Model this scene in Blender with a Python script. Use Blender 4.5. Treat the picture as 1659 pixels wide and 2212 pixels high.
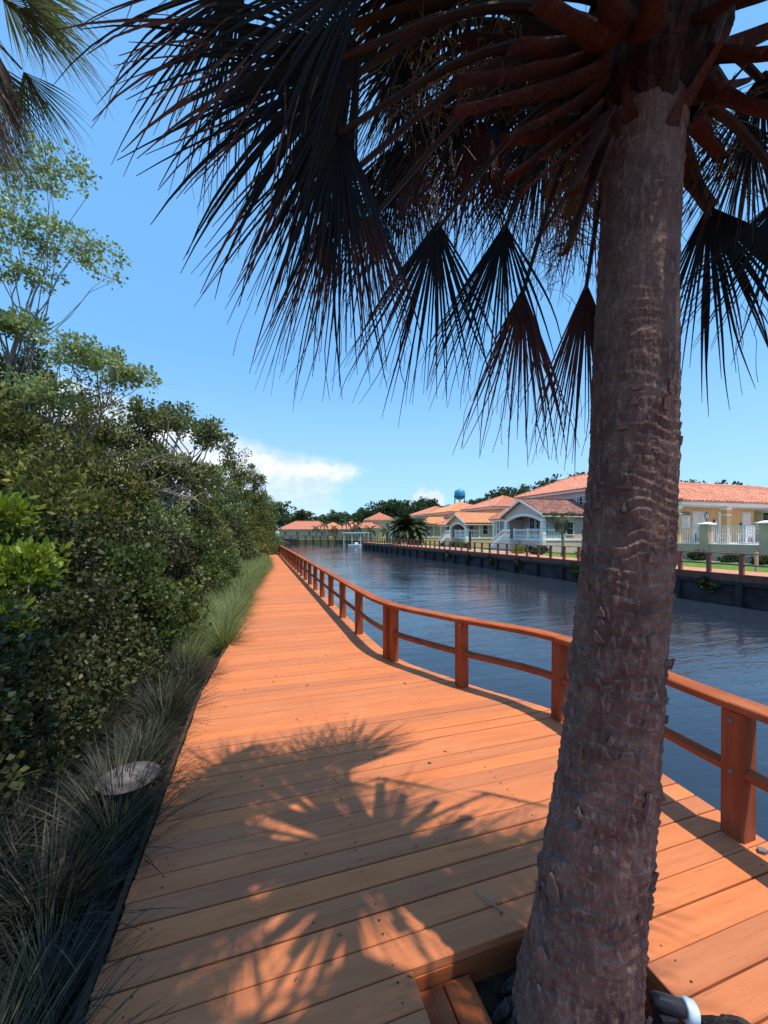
import bpy, math, random
import numpy as np
from mathutils import Vector, Matrix, Quaternion, noise as mnoise

# ------------------------------------------------------------------ camera, sky, sun, exposure
scene = bpy.context.scene
for o in list(bpy.data.objects):
    bpy.data.objects.remove(o)
col = scene.collection
EYE = 1.6
cam_d = bpy.data.cameras.new('camera')
cam = bpy.data.objects.new('camera', cam_d)
col.objects.link(cam)
cam.location = (0, 0, EYE)
cam.rotation_euler = (math.radians(90), 0, 0)
cam_d.sensor_fit = 'HORIZONTAL'
cam_d.sensor_width = 36
cam_d.lens = 36 * 850 / 1659
cam_d.shift_y = 46 / 1659
cam_d.clip_start = 0.05
cam_d.clip_end = 6000
scene.camera = cam
SUN = Vector((.29, -.20, 1.0)).normalized()
SUN_EL = math.asin(SUN.z)
SUN_AZ = math.atan2(SUN.x, SUN.y)
world = bpy.data.worlds.new('World')
scene.world = world
world.use_nodes = True
sun_d = bpy.data.lights.new('sun', 'SUN')
sun_d.energy = 5.0
sun_d.angle = math.radians(0.53)
sun_d.color = (1.0, .92, .73)
sun = bpy.data.objects.new('sun', sun_d)
col.objects.link(sun)
sun.rotation_euler = SUN.to_track_quat('Z', 'Y').to_euler()
sun.location = (3, -2, 12)
vs = scene.view_settings
vs.view_transform = 'Standard'
vs.look = 'None'
vs.exposure = 0.14
vs.gamma = 1.0


class NG:
    """small node-graph writer"""
    def __init__(self, tree):
        self.t = tree
        self.n = tree.nodes
        self.l = tree.links

    def node(self, typ, **kw):
        nd = self.n.new(typ)
        for k, v in kw.items():
            setattr(nd, k, v)
        return nd

    def put(self, sock, v):
        if isinstance(v, bpy.types.NodeSocket):
            self.l.new(v, sock)
        elif v is not None:
            sock.default_value = v

    def math(self, op, a, b=0.0, c=None, clamp=False):
        nd = self.node('ShaderNodeMath', operation=op, use_clamp=clamp)
        self.put(nd.inputs[0], a)
        self.put(nd.inputs[1], b)
        if c is not None:
            self.put(nd.inputs[2], c)
        return nd.outputs[0]

    def smooth(self, v, lo, hi):
        nd = self.node('ShaderNodeMapRange', interpolation_type='SMOOTHSTEP')
        self.put(nd.inputs['Value'], v)
        self.put(nd.inputs['From Min'], lo)
        self.put(nd.inputs['From Max'], hi)
        return nd.outputs['Result']

    def mixc(self, fac, a, b, mode='MIX'):
        nd = self.node('ShaderNodeMix', data_type='RGBA', blend_type=mode)
        self.put(nd.inputs['Factor'], fac)
        self.put(nd.inputs['A'], a if isinstance(a, bpy.types.NodeSocket) else (*a, 1))
        self.put(nd.inputs['B'], b if isinstance(b, bpy.types.NodeSocket) else (*b, 1))
        return nd.outputs['Result']

    def noise(self, vec, scale, detail=3.0, rough=.55, dist=0.0):
        nd = self.node('ShaderNodeTexNoise')
        if vec is not None:
            self.l.new(vec, nd.inputs['Vector'])
        nd.inputs['Scale'].default_value = scale
        nd.inputs['Detail'].default_value = detail
        nd.inputs['Roughness'].default_value = rough
        nd.inputs['Distortion'].default_value = dist
        return nd.outputs['Fac']

    def mapping(self, vec, scale=(1, 1, 1), rot=(0, 0, 0), loc=None):
        nd = self.node('ShaderNodeMapping')
        self.l.new(vec, nd.inputs['Vector'])
        nd.inputs['Scale'].default_value = scale
        nd.inputs['Rotation'].default_value = rot
        if loc is not None:
            self.put(nd.inputs['Location'], loc)
        return nd.outputs['Vector']


def build_world():
    g = NG(world.node_tree)
    g.n.clear()
    out = g.node('ShaderNodeOutputWorld')
    bg = g.node('ShaderNodeBackground')
    g.l.new(bg.outputs[0], out.inputs[0])
    bg.inputs['Strength'].default_value = 0.115
    sky = g.node('ShaderNodeTexSky', sky_type='NISHITA')
    sky.sun_disc = False
    sky.sun_elevation = SUN_EL
    sky.sun_rotation = SUN_AZ
    sky.altitude = 0
    sky.air_density = 1.0
    sky.dust_density = 0.35
    sky.ozone_density = 1.6
    tint = g.mixc(1.0, sky.outputs[0], (1.0, 1.7, 2.0), 'MULTIPLY')
    tint = g.mixc(.68, tint, (1.9, 4.65, 8.8))
    tc = g.node('ShaderNodeTexCoord')
    d = tc.outputs['Generated']
    sep = g.node('ShaderNodeSeparateXYZ')
    g.l.new(d, sep.inputs[0])
    az = g.math('MULTIPLY', g.math('ARCTAN2', sep.outputs[0], sep.outputs[1]), 57.2958)
    el = g.math('MULTIPLY', g.math('ARCSINE', sep.outputs[2]), 57.2958)
    big = g.math('SUBTRACT', g.noise(d, 9, 6, .6), .5)
    fine = g.math('SUBTRACT', g.noise(d, 34, 6, .62), .5)
    streak = g.math('SUBTRACT', g.noise(g.mapping(d, (1, 1, 4)), 7, 5, .6), .5)
    # thunder-cloud anvil on the left of the view
    top = g.math('ADD', g.math('MULTIPLY', g.math('ADD', az, 2), -.215), 9.4)
    top = g.math('ADD', top, g.math('MULTIPLY', big, 2.6))
    top = g.math('ADD', top, g.math('MULTIPLY', fine, 1.2))
    m_top = g.smooth(g.math('SUBTRACT', top, el), -.3, 2.4)
    under = g.math('MAXIMUM', g.math('SUBTRACT', 9.2, el), 0.0)
    right = g.math('SUBTRACT', -1.6, g.math('MINIMUM', g.math('MULTIPLY', under, 1.7), 4.2))
    right = g.math('ADD', right, g.math('ADD', g.math('MULTIPLY', fine, 2.6), g.math('MULTIPLY', big, 2.5)))
    m_right = g.smooth(g.math('SUBTRACT', right, az), -.6, 3.4)
    m_left = g.smooth(az, -62, -46)
    dens = g.math('MULTIPLY', g.math('MULTIPLY', m_top, m_right), m_left)
    low = g.smooth(el, 1.0, 11.0)
    dens = g.math('MULTIPLY', dens, g.math('ADD', .30, g.math('MULTIPLY', low, .62)))
    dens = g.math('MULTIPLY', dens, g.math('ADD', .95, g.math('MULTIPLY', streak, 1.1)), clamp=True)
    # small cumulus
    dx = g.math('DIVIDE', g.math('SUBTRACT', az, 6.6), 2.5)
    dy = g.math('DIVIDE', g.math('SUBTRACT', el, 4.9), 1.7)
    rr = g.math('ADD', g.math('MULTIPLY', dx, dx), g.math('MULTIPLY', dy, dy))
    rr = g.math('ADD', rr, g.math('MULTIPLY', fine, 3.4))
    c2 = g.math('MULTIPLY', g.smooth(g.math('SUBTRACT', 1.0, rr), 0.0, .55), .75)
    # scattered fair-weather cloud in the rest of the sky
    rest = g.smooth(g.math('ABSOLUTE', az), 60, 80)
    belt = g.math('MULTIPLY', g.smooth(el, 1, 5), g.math('SUBTRACT', 1.0, g.smooth(el, 14, 26)))
    c3 = g.math('MULTIPLY', g.math('MULTIPLY', rest, belt), g.smooth(big, .02, .16))
    dens = g.math('MAXIMUM', g.math('MAXIMUM', dens, c2), c3)
    haze = g.math('MULTIPLY', g.math('SUBTRACT', 1.0, g.smooth(el, 0.0, 26.0)), .44)
    base = g.mixc(haze, tint, (5.6, 7.6, 8.9))
    cl = g.mixc(g.smooth(g.math('ADD', streak, g.math('MULTIPLY', fine, .6)), -.16, .12), (6.6, 7.2, 8.2), (8.5, 8.7, 9.0))
    colr = g.mixc(dens, base, cl)
    g.l.new(colr, bg.inputs['Color'])


build_world()

# ------------------------------------------------------------------ helpers
UX, UY = -.303, .953           # along the canal, away from the camera
NX, NY = .953, .303            # across the canal, to the right
PHI = math.atan2(NY, NX)
WATER_Z = -1.22
GROUND_Z = -.14


def st(s, t, z=0.0):
    return Vector((s * UX + t * NX, s * UY + t * NY, z))


def at(x, y, d):
    """place that stands d metres in front of the viewer, from survey readings"""
    return Vector(((x - 829) / 850 * d, d, EYE - (y - 1152) / 850 * d))


ONES = ['', 'first', 'second', 'third', 'fourth', 'fifth', 'sixth', 'seventh', 'eighth', 'ninth', 'tenth', 'eleventh',
        'twelfth', 'thirteenth', 'fourteenth', 'fifteenth', 'sixteenth', 'seventeenth', 'eighteenth', 'nineteenth']
TENS = {2: ('twenty', 'twentieth'), 3: ('thirty', 'thirtieth'), 4: ('forty', 'fortieth'), 5: ('fifty', 'fiftieth'), 6: ('sixty', 'sixtieth'), 7: ('seventy', 'seventieth'),
        8: ('eighty', 'eightieth'), 9: ('ninety', 'ninetieth')}


def nth(i):
    if i < 20:
        return ONES[i]
    a, b = divmod(i, 10)
    return TENS[a][1] if b == 0 else TENS[a][0] + '-' + ONES[b]


def tag(o, label=None, cat=None, group=None, kind=None):
    if label:
        o['label'] = label
    if cat:
        o['category'] = cat
    if group:
        o['group'] = group
    if kind:
        o['kind'] = kind
    return o


def empty(name, loc=(0, 0, 0), rz=0.0):
    o = bpy.data.objects.new(name, None)
    o.empty_display_size = .2
    o.location = loc
    o.rotation_euler = (0, 0, rz)
    col.objects.link(o)
    return o


def link_mesh(name, me, m=None, parent=None, loc=None, rz=None):
    o = bpy.data.objects.new(name, me)
    if m is not None and not me.materials:
        me.materials.append(m)
    if parent is not None:
        o.parent = parent
    if loc is not None:
        o.location = loc
    if rz is not None:
        o.rotation_euler = (0, 0, rz)
    col.objects.link(o)
    return o


def copy_tree(o, parent=None):
    c = o.copy()
    c.parent = parent
    col.objects.link(c)
    for ch in list(o.children):
        copy_tree(ch, c)
    return c


class MB:
    def __init__(self, off=(0, 0, 0)):
        self.v = []
        self.f = []
        self.off = Vector(off)

    def add(self, vs_, fs_):
        b = len(self.v)
        self.v += [Vector(p) - self.off for p in vs_]
        self.f += [tuple(i + b for i in f) for f in fs_]
        return self

    def box(self, x0, x1, y0, y1, z0, z1):
        return self.add([(x0, y0, z0), (x1, y0, z0), (x1, y1, z0), (x0, y1, z0),
                         (x0, y0, z1), (x1, y0, z1), (x1, y1, z1), (x0, y1, z1)],
                        [(0, 3, 2, 1), (4, 5, 6, 7), (0, 1, 5, 4), (1, 2, 6, 5), (2, 3, 7, 6), (3, 0, 4, 7)])

    def bevbox(self, x0, x1, y0, y1, z0, z1, b):
        """box whose upper and vertical edges are chamfered"""
        lo = [(x0 + b, y0), (x1 - b, y0), (x1, y0 + b), (x1, y1 - b), (x1 - b, y1), (x0 + b, y1), (x0, y1 - b), (x0, y0 + b)]
        mid = lo
        hi = [(x0 + b, y0 + b), (x1 - b, y0 + b), (x1 - b, y0 + b), (x1 - b, y1 - b), (x1 - b, y1 - b), (x0 + b, y1 - b),
              (x0 + b, y1 - b), (x0 + b, y0 + b)]
        vv = [(x, y, z0) for x, y in lo] + [(x, y, z1 - b) for x, y in mid]
        vv += [(x0 + b, y0 + b, z1), (x1 - b, y0 + b, z1), (x1 - b, y1 - b, z1), (x0 + b, y1 - b, z1)]
        ff = [tuple(range(7, -1, -1))]
        for i in range(8):
            j = (i + 1) % 8
            ff.append((i, j, 8 + j, 8 + i))
        ff += [(8, 9, 17, 16), (9, 10, 17), (10, 11, 18, 17), (11, 12, 18), (12, 13, 19, 18), (13, 14, 19), (14, 15, 16, 19), (15, 8, 16),
               (16, 17, 18, 19)]
        return self.add(vv, ff)

    def prism(self, pts, axis, a0, a1):
        """extrude a 2-D polygon along an axis ('x': pts are (y,z), 'y': (x,z), 'z': (x,y))"""
        n = len(pts)
        mk = {'x': lambda p, a: (a, p[0], p[1]), 'y': lambda p, a: (p[0], a, p[1]), 'z': lambda p, a: (p[0], p[1], a)}[axis]
        vv = [mk(p, a0) for p in pts] + [mk(p, a1) for p in pts]
        ff = [tuple(range(n)), tuple(range(2 * n - 1, n - 1, -1))]
        for i in range(n):
            j = (i + 1) % n
            ff.append((i, i + n, j + n, j))
        return self.add(vv, ff)

    def tube(self, pts, rad, n=8, cap=True, squash=None):
        pts = [Vector(p) for p in pts]
        m = len(pts)
        if not isinstance(rad, (list, tuple)):
            rad = [rad] * m
        t0 = (pts[1] - pts[0]).normalized()
        ref = Vector((0, 0, 1)) if abs(t0.z) < .9 else Vector((1, 0, 0))
        vv, ff = [], []
        for i, p in enumerate(pts):
            t = (pts[min(i + 1, m - 1)] - pts[max(i - 1, 0)]).normalized()
            a = t.cross(ref)
            if a.length < 1e-5:
                a = t.cross(Vector((0, 1, 0)))
            a.normalize()
            b = a.cross(t).normalized()
            ref = b
            for k in range(n):
                an = 2 * math.pi * k / n
                vv.append(p + a * (math.cos(an) * rad[i]) + b * (math.sin(an) * rad[i] * (squash or 1)))
        for i in range(m - 1):
            for k in range(n):
                l = (k + 1) % n
                ff.append((i * n + k, i * n + l, (i + 1) * n + l, (i + 1) * n + k))
        if cap:
            ff.append(tuple(range(n - 1, -1, -1)))
            ff.append(tuple((m - 1) * n + k for k in range(n)))
        return self.add(vv, ff)

    def lathe(self, prof, n=16, c=(0, 0, 0)):
        vv, ff = [], []
        m = len(prof)
        for r, z in prof:
            for k in range(n):
                an = 2 * math.pi * k / n
                vv.append((c[0] + r * math.cos(an), c[1] + r * math.sin(an), c[2] + z))
        for i in range(m - 1):
            for k in range(n):
                l = (k + 1) % n
                ff.append((i * n + k, i * n + l, (i + 1) * n + l, (i + 1) * n + k))
        ff.append(tuple(range(n - 1, -1, -1)))
        ff.append(tuple((m - 1) * n + k for k in range(n)))
        return self.add(vv, ff)

    def mesh(self, name, m=None, smooth=False):
        me = bpy.data.meshes.new(name)
        me.from_pydata([tuple(p) for p in self.v], [], self.f)
        if smooth:
            me.polygons.foreach_set('use_smooth', [True] * len(me.polygons))
        me.update()
        if m is not None:
            me.materials.append(m)
        return me

    def build(self, name, m, parent=None, smooth=False, loc=None, rz=None):
        return link_mesh(name, self.mesh(name, m, smooth), None, parent, loc, rz)


def np_mesh(name, verts, faces, m=None, smooth=False, tone=None):
    """faces: (F,3) or (F,4) array"""
    me = bpy.data.meshes.new(name)
    nv, (nf, k) = len(verts), faces.shape
    me.vertices.add(nv)
    me.vertices.foreach_set('co', np.ascontiguousarray(verts, dtype=np.float32).ravel())
    me.loops.add(nf * k)
    me.loops.foreach_set('vertex_index', np.ascontiguousarray(faces, dtype=np.int32).ravel())
    me.polygons.add(nf)
    me.polygons.foreach_set('loop_start', np.arange(0, nf * k, k, dtype=np.int32))
    me.polygons.foreach_set('loop_total', np.full(nf, k, dtype=np.int32))
    if smooth:
        me.polygons.foreach_set('use_smooth', np.ones(nf, dtype=bool))
    if tone is not None:
        at_ = me.attributes.new('tone', 'FLOAT', 'FACE')
        at_.data.foreach_set('value', np.ascontiguousarray(tone, dtype=np.float32))
    me.update(calc_edges=True)
    if m is not None:
        me.materials.append(m)
    return me


# ------------------------------------------------------------------ materials
def new_mat(name):
    m = bpy.data.materials.new(name)
    m.use_nodes = True
    g = NG(m.node_tree)
    p = g.n['Principled BSDF']
    return m, g, p


def mat(name, c1, c2=None, scale=6.0, rough=.75, bump=0.0, bscale=None, stretch=(1, 1, 1), spec=.3, rand=0.0, metal=0.0,
        detail=4.0, lo=.35, hi=.65):
    m, g, p = new_mat(name)
    tc = g.node('ShaderNodeTexCoord')
    vec = tc.outputs['Object']
    info = g.node('ShaderNodeObjectInfo')
    if rand:
        vec = g.mapping(vec, (1, 1, 1), (0, 0, 0), None)
        add = g.node('ShaderNodeVectorMath', operation='ADD')
        g.l.new(vec, add.inputs[0])
        cmb = g.node('ShaderNodeCombineXYZ')
        for i in range(3):
            g.l.new(g.math('MULTIPLY', info.outputs['Random'], 37.0 + 11 * i), cmb.inputs[i])
        g.l.new(cmb.outputs[0], add.inputs[1])
        vec = add.outputs[0]
    mv = g.mapping(vec, stretch)
    nz = g.noise(mv, scale, detail)
    c = g.mixc(g.smooth(nz, lo, hi), c1, c2 if c2 else tuple(x * .75 for x in c1))
    if rand:
        k = g.math('ADD', 1.0 - rand / 2, g.math('MULTIPLY', info.outputs['Random'], rand))
        hs = g.node('ShaderNodeHueSaturation')
        g.l.new(c, hs.inputs['Color'])
        g.l.new(k, hs.inputs['Value'])
        c = hs.outputs[0]
    g.l.new(c, p.inputs['Base Color'])
    p.inputs['Roughness'].default_value = rough
    p.inputs['Specular IOR Level'].default_value = spec
    p.inputs['Metallic'].default_value = metal
    if bump:
        b = g.node('ShaderNodeBump')
        b.inputs['Strength'].default_value = 1.0
        b.inputs['Distance'].default_value = bump
        g.l.new(g.noise(mv, bscale or scale * 3, 5, .6), b.inputs['Height'])
        g.l.new(b.outputs[0], p.inputs['Normal'])
    return m


def leaf_mat(name, dark, light, odd=None, rough=.5, transl=.28, spec=.35):
    """foliage; 'tone' is a per-leaf random value"""
    m, g, p = new_mat(name)
    a = g.node('ShaderNodeAttribute', attribute_name='tone')
    c = g.mixc(a.outputs['Fac'], dark, light)
    if odd:
        c = g.mixc(g.smooth(a.outputs['Fac'], .90, .97), c, odd)
    g.l.new(c, p.inputs['Base Color'])
    p.inputs['Roughness'].default_value = rough
    p.inputs['Specular IOR Level'].default_value = spec
    tr = g.node('ShaderNodeBsdfTranslucent')
    tc = g.mixc(1.0, c, (1.25, 1.3, .6), 'MULTIPLY')
    g.l.new(tc, tr.inputs['Color'])
    mx = g.node('ShaderNodeMixShader')
    mx.inputs[0].default_value = transl
    g.l.new(p.outputs[0], mx.inputs[1])
    g.l.new(tr.outputs[0], mx.inputs[2])
    g.l.new(mx.outputs[0], g.n['Material Output'].inputs['Surface'])
    return m


def deck_mat(name, c1, c2, worn, ax=(1.6, 46, 30)):
    m, g, p = new_mat(name)
    tc = g.node('ShaderNodeTexCoord')
    info = g.node('ShaderNodeObjectInfo')
    geo = g.node('ShaderNodeNewGeometry')
    cmb = g.node('ShaderNodeCombineXYZ')
    for i in range(3):
        g.l.new(g.math('MULTIPLY', info.outputs['Random'], 31.0 + 17 * i), cmb.inputs[i])
    add = g.node('ShaderNodeVectorMath', operation='ADD')
    g.l.new(tc.outputs['Object'], add.inputs[0])
    g.l.new(cmb.outputs[0], add.inputs[1])
    grain = g.noise(g.mapping(add.outputs[0], ax), 2.2, 5, .62, .6)
    coarse = g.noise(g.mapping(add.outputs[0], tuple(max(1.0, a / 5) for a in ax)), 2.0, 4, .6)
    patch = g.noise(geo.outputs['Position'], 1.9, 5, .62)
    speck = g.noise(geo.outputs['Position'], 60, 3, .6)
    c = g.mixc(g.smooth(coarse, .35, .68), c1, c2)
    c = g.mixc(g.math('MULTIPLY', g.smooth(patch, .52, .75), .42), c, worn)
    c = g.mixc(g.math('MULTIPLY', g.smooth(grain, .56, .74), .50), c, tuple(x * .42 for x in c1))
    stain = g.noise(geo.outputs['Position'], .8, 6, .68)
    c = g.mixc(g.math('MULTIPLY', g.smooth(stain, .54, .70), .30), c, tuple(x * .55 for x in c1))
    c = g.mixc(g.math('MULTIPLY', g.smooth(speck, .66, .76), .55), c, tuple(x * .35 for x in c1))
    hs = g.node('ShaderNodeHueSaturation')
    g.l.new(c, hs.inputs['Color'])
    g.l.new(g.math('ADD', .82, g.math('MULTIPLY', info.outputs['Random'], .30)), hs.inputs['Value'])
    g.l.new(g.math('ADD', .97, g.math('MULTIPLY', info.outputs['Random'], .06)), hs.inputs['Saturation'])
    g.l.new(hs.outputs[0], p.inputs['Base Color'])
    p.inputs['Roughness'].default_value = .7
    p.inputs['Specular IOR Level'].default_value = .10
    b = g.node('ShaderNodeBump')
    b.inputs['Strength'].default_value = .8
    b.inputs['Distance'].default_value = .0028
    g.l.new(g.math('ADD', grain, g.math('MULTIPLY', patch, .8)), b.inputs['Height'])
    g.l.new(b.outputs[0], p.inputs['Normal'])
    return m


def bark_mat(name, dark, mid, light):
    m, g, p = new_mat(name)
    tc = g.node('ShaderNodeTexCoord')
    v = tc.outputs['Object']
    n1 = g.noise(v, 7, 6, .65)
    n2 = g.noise(g.mapping(v, (26, 26, 7)), 2.4, 5, .65)
    n3 = g.noise(v, 90, 4, .6)
    n4 = g.noise(g.mapping(v, (6, 6, 30)), 2.0, 5, .6)
    c = g.mixc(g.smooth(n1, .36, .66), dark, mid)
    c = g.mixc(g.math('MULTIPLY', g.smooth(n2, .50, .70), .75), c, light)
    c = g.mixc(g.math('MULTIPLY', g.smooth(n4, .60, .72), .6), c, tuple(x * 1.2 for x in light))
    c = g.mixc(g.math('MULTIPLY', g.smooth(n3, .55, .75), .5), c, tuple(x * .5 for x in dark))
    n5 = g.noise(v, 24, 5, .7)
    c = g.mixc(g.math('MULTIPLY', g.smooth(n5, .60, .72), .45), c, tuple(x * 1.45 for x in light))
    g.l.new(c, p.inputs['Base Color'])
    p.inputs['Roughness'].default_value = .9
    p.inputs['Specular IOR Level'].default_value = .15
    b = g.node('ShaderNodeBump')
    b.inputs['Strength'].default_value = 1.0
    b.inputs['Distance'].default_value = .006
    g.l.new(g.math('ADD', n3, g.math('MULTIPLY', n2, 1.3)), b.inputs['Height'])
    g.l.new(b.outputs[0], p.inputs['Normal'])
    return m


def water_mat():
    m, g, p = new_mat('canal_water')
    geo = g.node('ShaderNodeNewGeometry')
    v = g.mapping(geo.outputs['Position'], (1, 1, 1), (0, 0, -PHI))
    w1 = g.noise(g.mapping(v, (.30, 1.5, 1)), 1.3, 3, .5, .6)
    w2 = g.noise(g.mapping(v, (.7, 1.3, 1)), 6.5, 3, .55, .5)
    w3 = g.noise(v, .22, 3, .5, .4)
    calm = g.smooth(w3, .36, .62)
    h = g.math('ADD', g.math('MULTIPLY', w1, .026), g.math('MULTIPLY', w2, .009))
    h = g.math('MULTIPLY', h, g.math('ADD', .45, g.math('MULTIPLY', calm, .75)))
    b = g.node('ShaderNodeBump')
    b.inputs['Strength'].default_value = 1.0
    b.inputs['Distance'].default_value = 1.0
    g.l.new(h, b.inputs['Height'])
    g.l.new(b.outputs[0], p.inputs['Normal'])
    p.inputs['Base Color'].default_value = (.020, .027, .040, 1)
    p.inputs['Roughness'].default_value = .06
    p.inputs['IOR'].default_value = 1.42
    p.inputs['Specular IOR Level'].default_value = .5
    return m


M = {}
M['deck'] = deck_mat('terracotta_deck_paint', (.57, .192, .084), (.51, .162, .070), (.61, .242, .120))
M['rail'] = deck_mat('rail_wood_paint', (.38, .105, .038), (.28, .070, .027), (.52, .18, .08))
M['rail_run'] = deck_mat('rail_run_paint', (.38, .105, .038), (.28, .070, .027), (.52, .18, .08), (46, 1.6, 30))
M['rail_post'] = deck_mat('rail_post_paint', (.36, .095, .036), (.25, .060, .025), (.46, .15, .07), (40, 40, 1.6))
M['rail_far'] = mat('far_rail_wood', (.29, .105, .068), (.20, .07, .05), 8, .75, rand=.25)
M['fardeck'] = mat('far_walk_paint', (.56, .24, .14), (.48, .20, .11), 3)
M['fascia'] = mat('fascia_wood', (.20, .075, .05), (.13, .05, .04), 4, .8, rand=.2)
M['under'] = mat('under_deck_timber', (.09, .045, .03), (.05, .03, .02), 5, .9)
M['mulch'] = mat('mulch_soil', (.022, .014, .012), (.055, .032, .024), 22, .95, .02, 60)
M['lawn'] = mat('lawn_green', (.075, .150, .018), (.13, .235, .030), 3.5, .9, .03, 40, detail=6)
M['farland'] = mat('far_ground', (.06, .085, .03), (.09, .11, .05), .2, .95)
M['bark'] = bark_mat('palm_bark', (.120, .062, .050), (.215, .128, .102), (.33, .225, .185))
M['boot'] = bark_mat('leaf_base_fibre', (.046, .018, .016), (.085, .032, .024), (.125, .052, .038))
M['fibre'] = bark_mat('crown_fibre', (.030, .015, .012), (.055, .028, .020), (.09, .05, .035))
M['chip'] = bark_mat('bark_flake', (.14, .085, .072), (.24, .155, .135), (.40, .30, .26))
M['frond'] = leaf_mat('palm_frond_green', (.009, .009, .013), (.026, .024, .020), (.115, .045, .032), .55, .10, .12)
M['frond_lit'] = leaf_mat('palm_frond_lit', (.060, .075, .045), (.150, .175, .100), (.24, .17, .09), .5, .25, .3)  # lighter copy of the frond green: sunlight put into the colour
M['dead'] = leaf_mat('palm_frond_dry', (.058, .020, .020), (.125, .046, .038), None, .7, .10, .2)
M['thatch'] = leaf_mat('palm_thatch', (.10, .058, .048), (.33, .22, .18), None, .7, .15, .25)
M['petiole'] = mat('petiole_skin', (.045, .022, .014), (.028, .020, .010), 9, .55)
M['flower'] = mat('dry_flower_stalk', (.24, .145, .055), (.14, .08, .04), 20, .8)
M['grass'] = leaf_mat('grass_blade_shaded', (.016, .018, .015), (.062, .066, .046), (.12, .10, .07), .6, .18, .25)  # near tufts: the bed's shade put into a darker blade colour
M['grass_green_lit'] = leaf_mat('grass_blade_green_lit', (.11, .15, .06), (.25, .30, .14), (.32, .29, .15), .6, .3, .25)  # far tufts: sunlight put into a brighter blade colour
M['twig'] = mat('grey_branch', (.20, .165, .135), (.30, .26, .22), 14, .9)
M['dtwig'] = mat('dark_branch', (.075, .055, .042), (.12, .09, .07), 14, .9)
M['lf_pale'] = leaf_mat('pale_leaf', (.16, .21, .085), (.32, .39, .18), None, .45, .35, .4)
M['lf_cedar'] = leaf_mat('cedar_leaf', (.042, .056, .015), (.205, .205, .055), (.30, .26, .05), .65, .18, .2)
M['lf_oak'] = leaf_mat('oak_leaf', (.055, .080, .028), (.215, .245, .095), None, .5, .25, .35)
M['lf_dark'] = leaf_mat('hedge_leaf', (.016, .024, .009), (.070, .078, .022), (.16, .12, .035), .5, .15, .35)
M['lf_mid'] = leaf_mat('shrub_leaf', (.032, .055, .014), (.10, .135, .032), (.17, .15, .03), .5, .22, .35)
M['lf_bright'] = leaf_mat('laurel_leaf', (.110, .155, .014), (.26, .33, .036), None, .38, .30, .5)
M['lf_far'] = leaf_mat('far_leaf', (.022, .048, .022), (.072, .110, .045), None, .6, .2, .25)
M['lf_palm'] = leaf_mat('feather_leaf', (.016, .030, .010), (.060, .082, .028), (.15, .12, .04), .5, .2, .35)
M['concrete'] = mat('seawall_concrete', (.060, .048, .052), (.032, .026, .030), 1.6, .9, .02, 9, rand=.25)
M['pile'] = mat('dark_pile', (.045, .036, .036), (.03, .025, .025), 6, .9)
M['path'] = mat('pale_path', (.62, .58, .50), (.52, .48, .42), 4, .9)
M['stucco_grey'] = mat('stucco_grey', (.58, .49, .46), (.51, .43, .405), 2.2, .9, .004, 40)
M['stucco_cream'] = mat('stucco_cream', (.56, .44, .275), (.50, .39, .245), 2.2, .9, .004, 40)
M['stucco_tan'] = mat('stucco_tan', (.66, .42, .205), (.60, .375, .18), 1.8, .9, .004, 40)
M['stucco_olive'] = mat('stucco_olive', (.53, .39, .27), (.47, .34, .24), 1.6, .9, .004, 30)
M['white'] = mat('white_paint', (.80, .79, .76), (.70, .69, .67), 5, .55)
M['door'] = mat('door_paint', (.70, .685, .68), (.64, .63, .63), 4, .5)
M['glass'] = mat('window_glass', (.03, .04, .055), (.015, .02, .03), 2, .08, spec=.8)
M['tile_red'] = mat('roof_tile_red', (.62, .255, .165), (.50, .175, .11), 3.0, .75, rand=.4)
M['tile_orange'] = mat('roof_tile_orange', (.68, .31, .15), (.58, .235, .115), 2.4, .75)
M['tile_old'] = mat('roof_tile_weathered', (.42, .185, .135), (.19, .09, .075), 2.6, .8, lo=.3, hi=.6)
M['blue'] = mat('tower_blue', (.035, .27, .50), (.03, .22, .42), .4, .4)
M['steel'] = mat('grey_steel', (.16, .19, .23), (.12, .14, .17), 2, .5)
M['black'] = mat('black_paint', (.018, .018, .02), (.03, .03, .033), 8, .5)
M['print'] = mat('grey_print', (.30, .29, .30), (.34, .33, .34), 8, .7)
M['wood_dark'] = mat('weathered_timber', (.12, .085, .062), (.065, .045, .035), 2, .9)
M['boat'] = mat('boat_gelcoat', (.78, .78, .77), (.7, .7, .7), 2, .3)
M['stone'] = mat('grey_stone', (.18, .15, .15), (.12, .10, .10), 9, .85, .006, 40)
M['stone_d'] = mat('dark_stone', (.11, .085, .085), (.07, .055, .055), 9, .85, .006, 40)
M['lamp_plastic'] = mat('white_plastic', (.62, .76, .88), (.58, .72, .85), 6, .3, spec=.5)
M['lamp_body'] = mat('dark_metal_body', (.035, .03, .042), (.025, .022, .03), 8, .4)
M['rootm'] = bark_mat('dark_root', (.022, .018, .02), (.05, .042, .042), (.11, .095, .09))
M['screw'] = mat('screw_head', (.02, .014, .012), (.03, .02, .018), 30, .6)
M['fence_tan'] = mat('tan_fence', (.52, .38, .25), (.45, .33, .21), 4, .85)
M['litter'] = leaf_mat('leaf_litter', (.06, .036, .022), (.20, .12, .07), None, .8, .1, .2)
M['water'] = water_mat()

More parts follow.
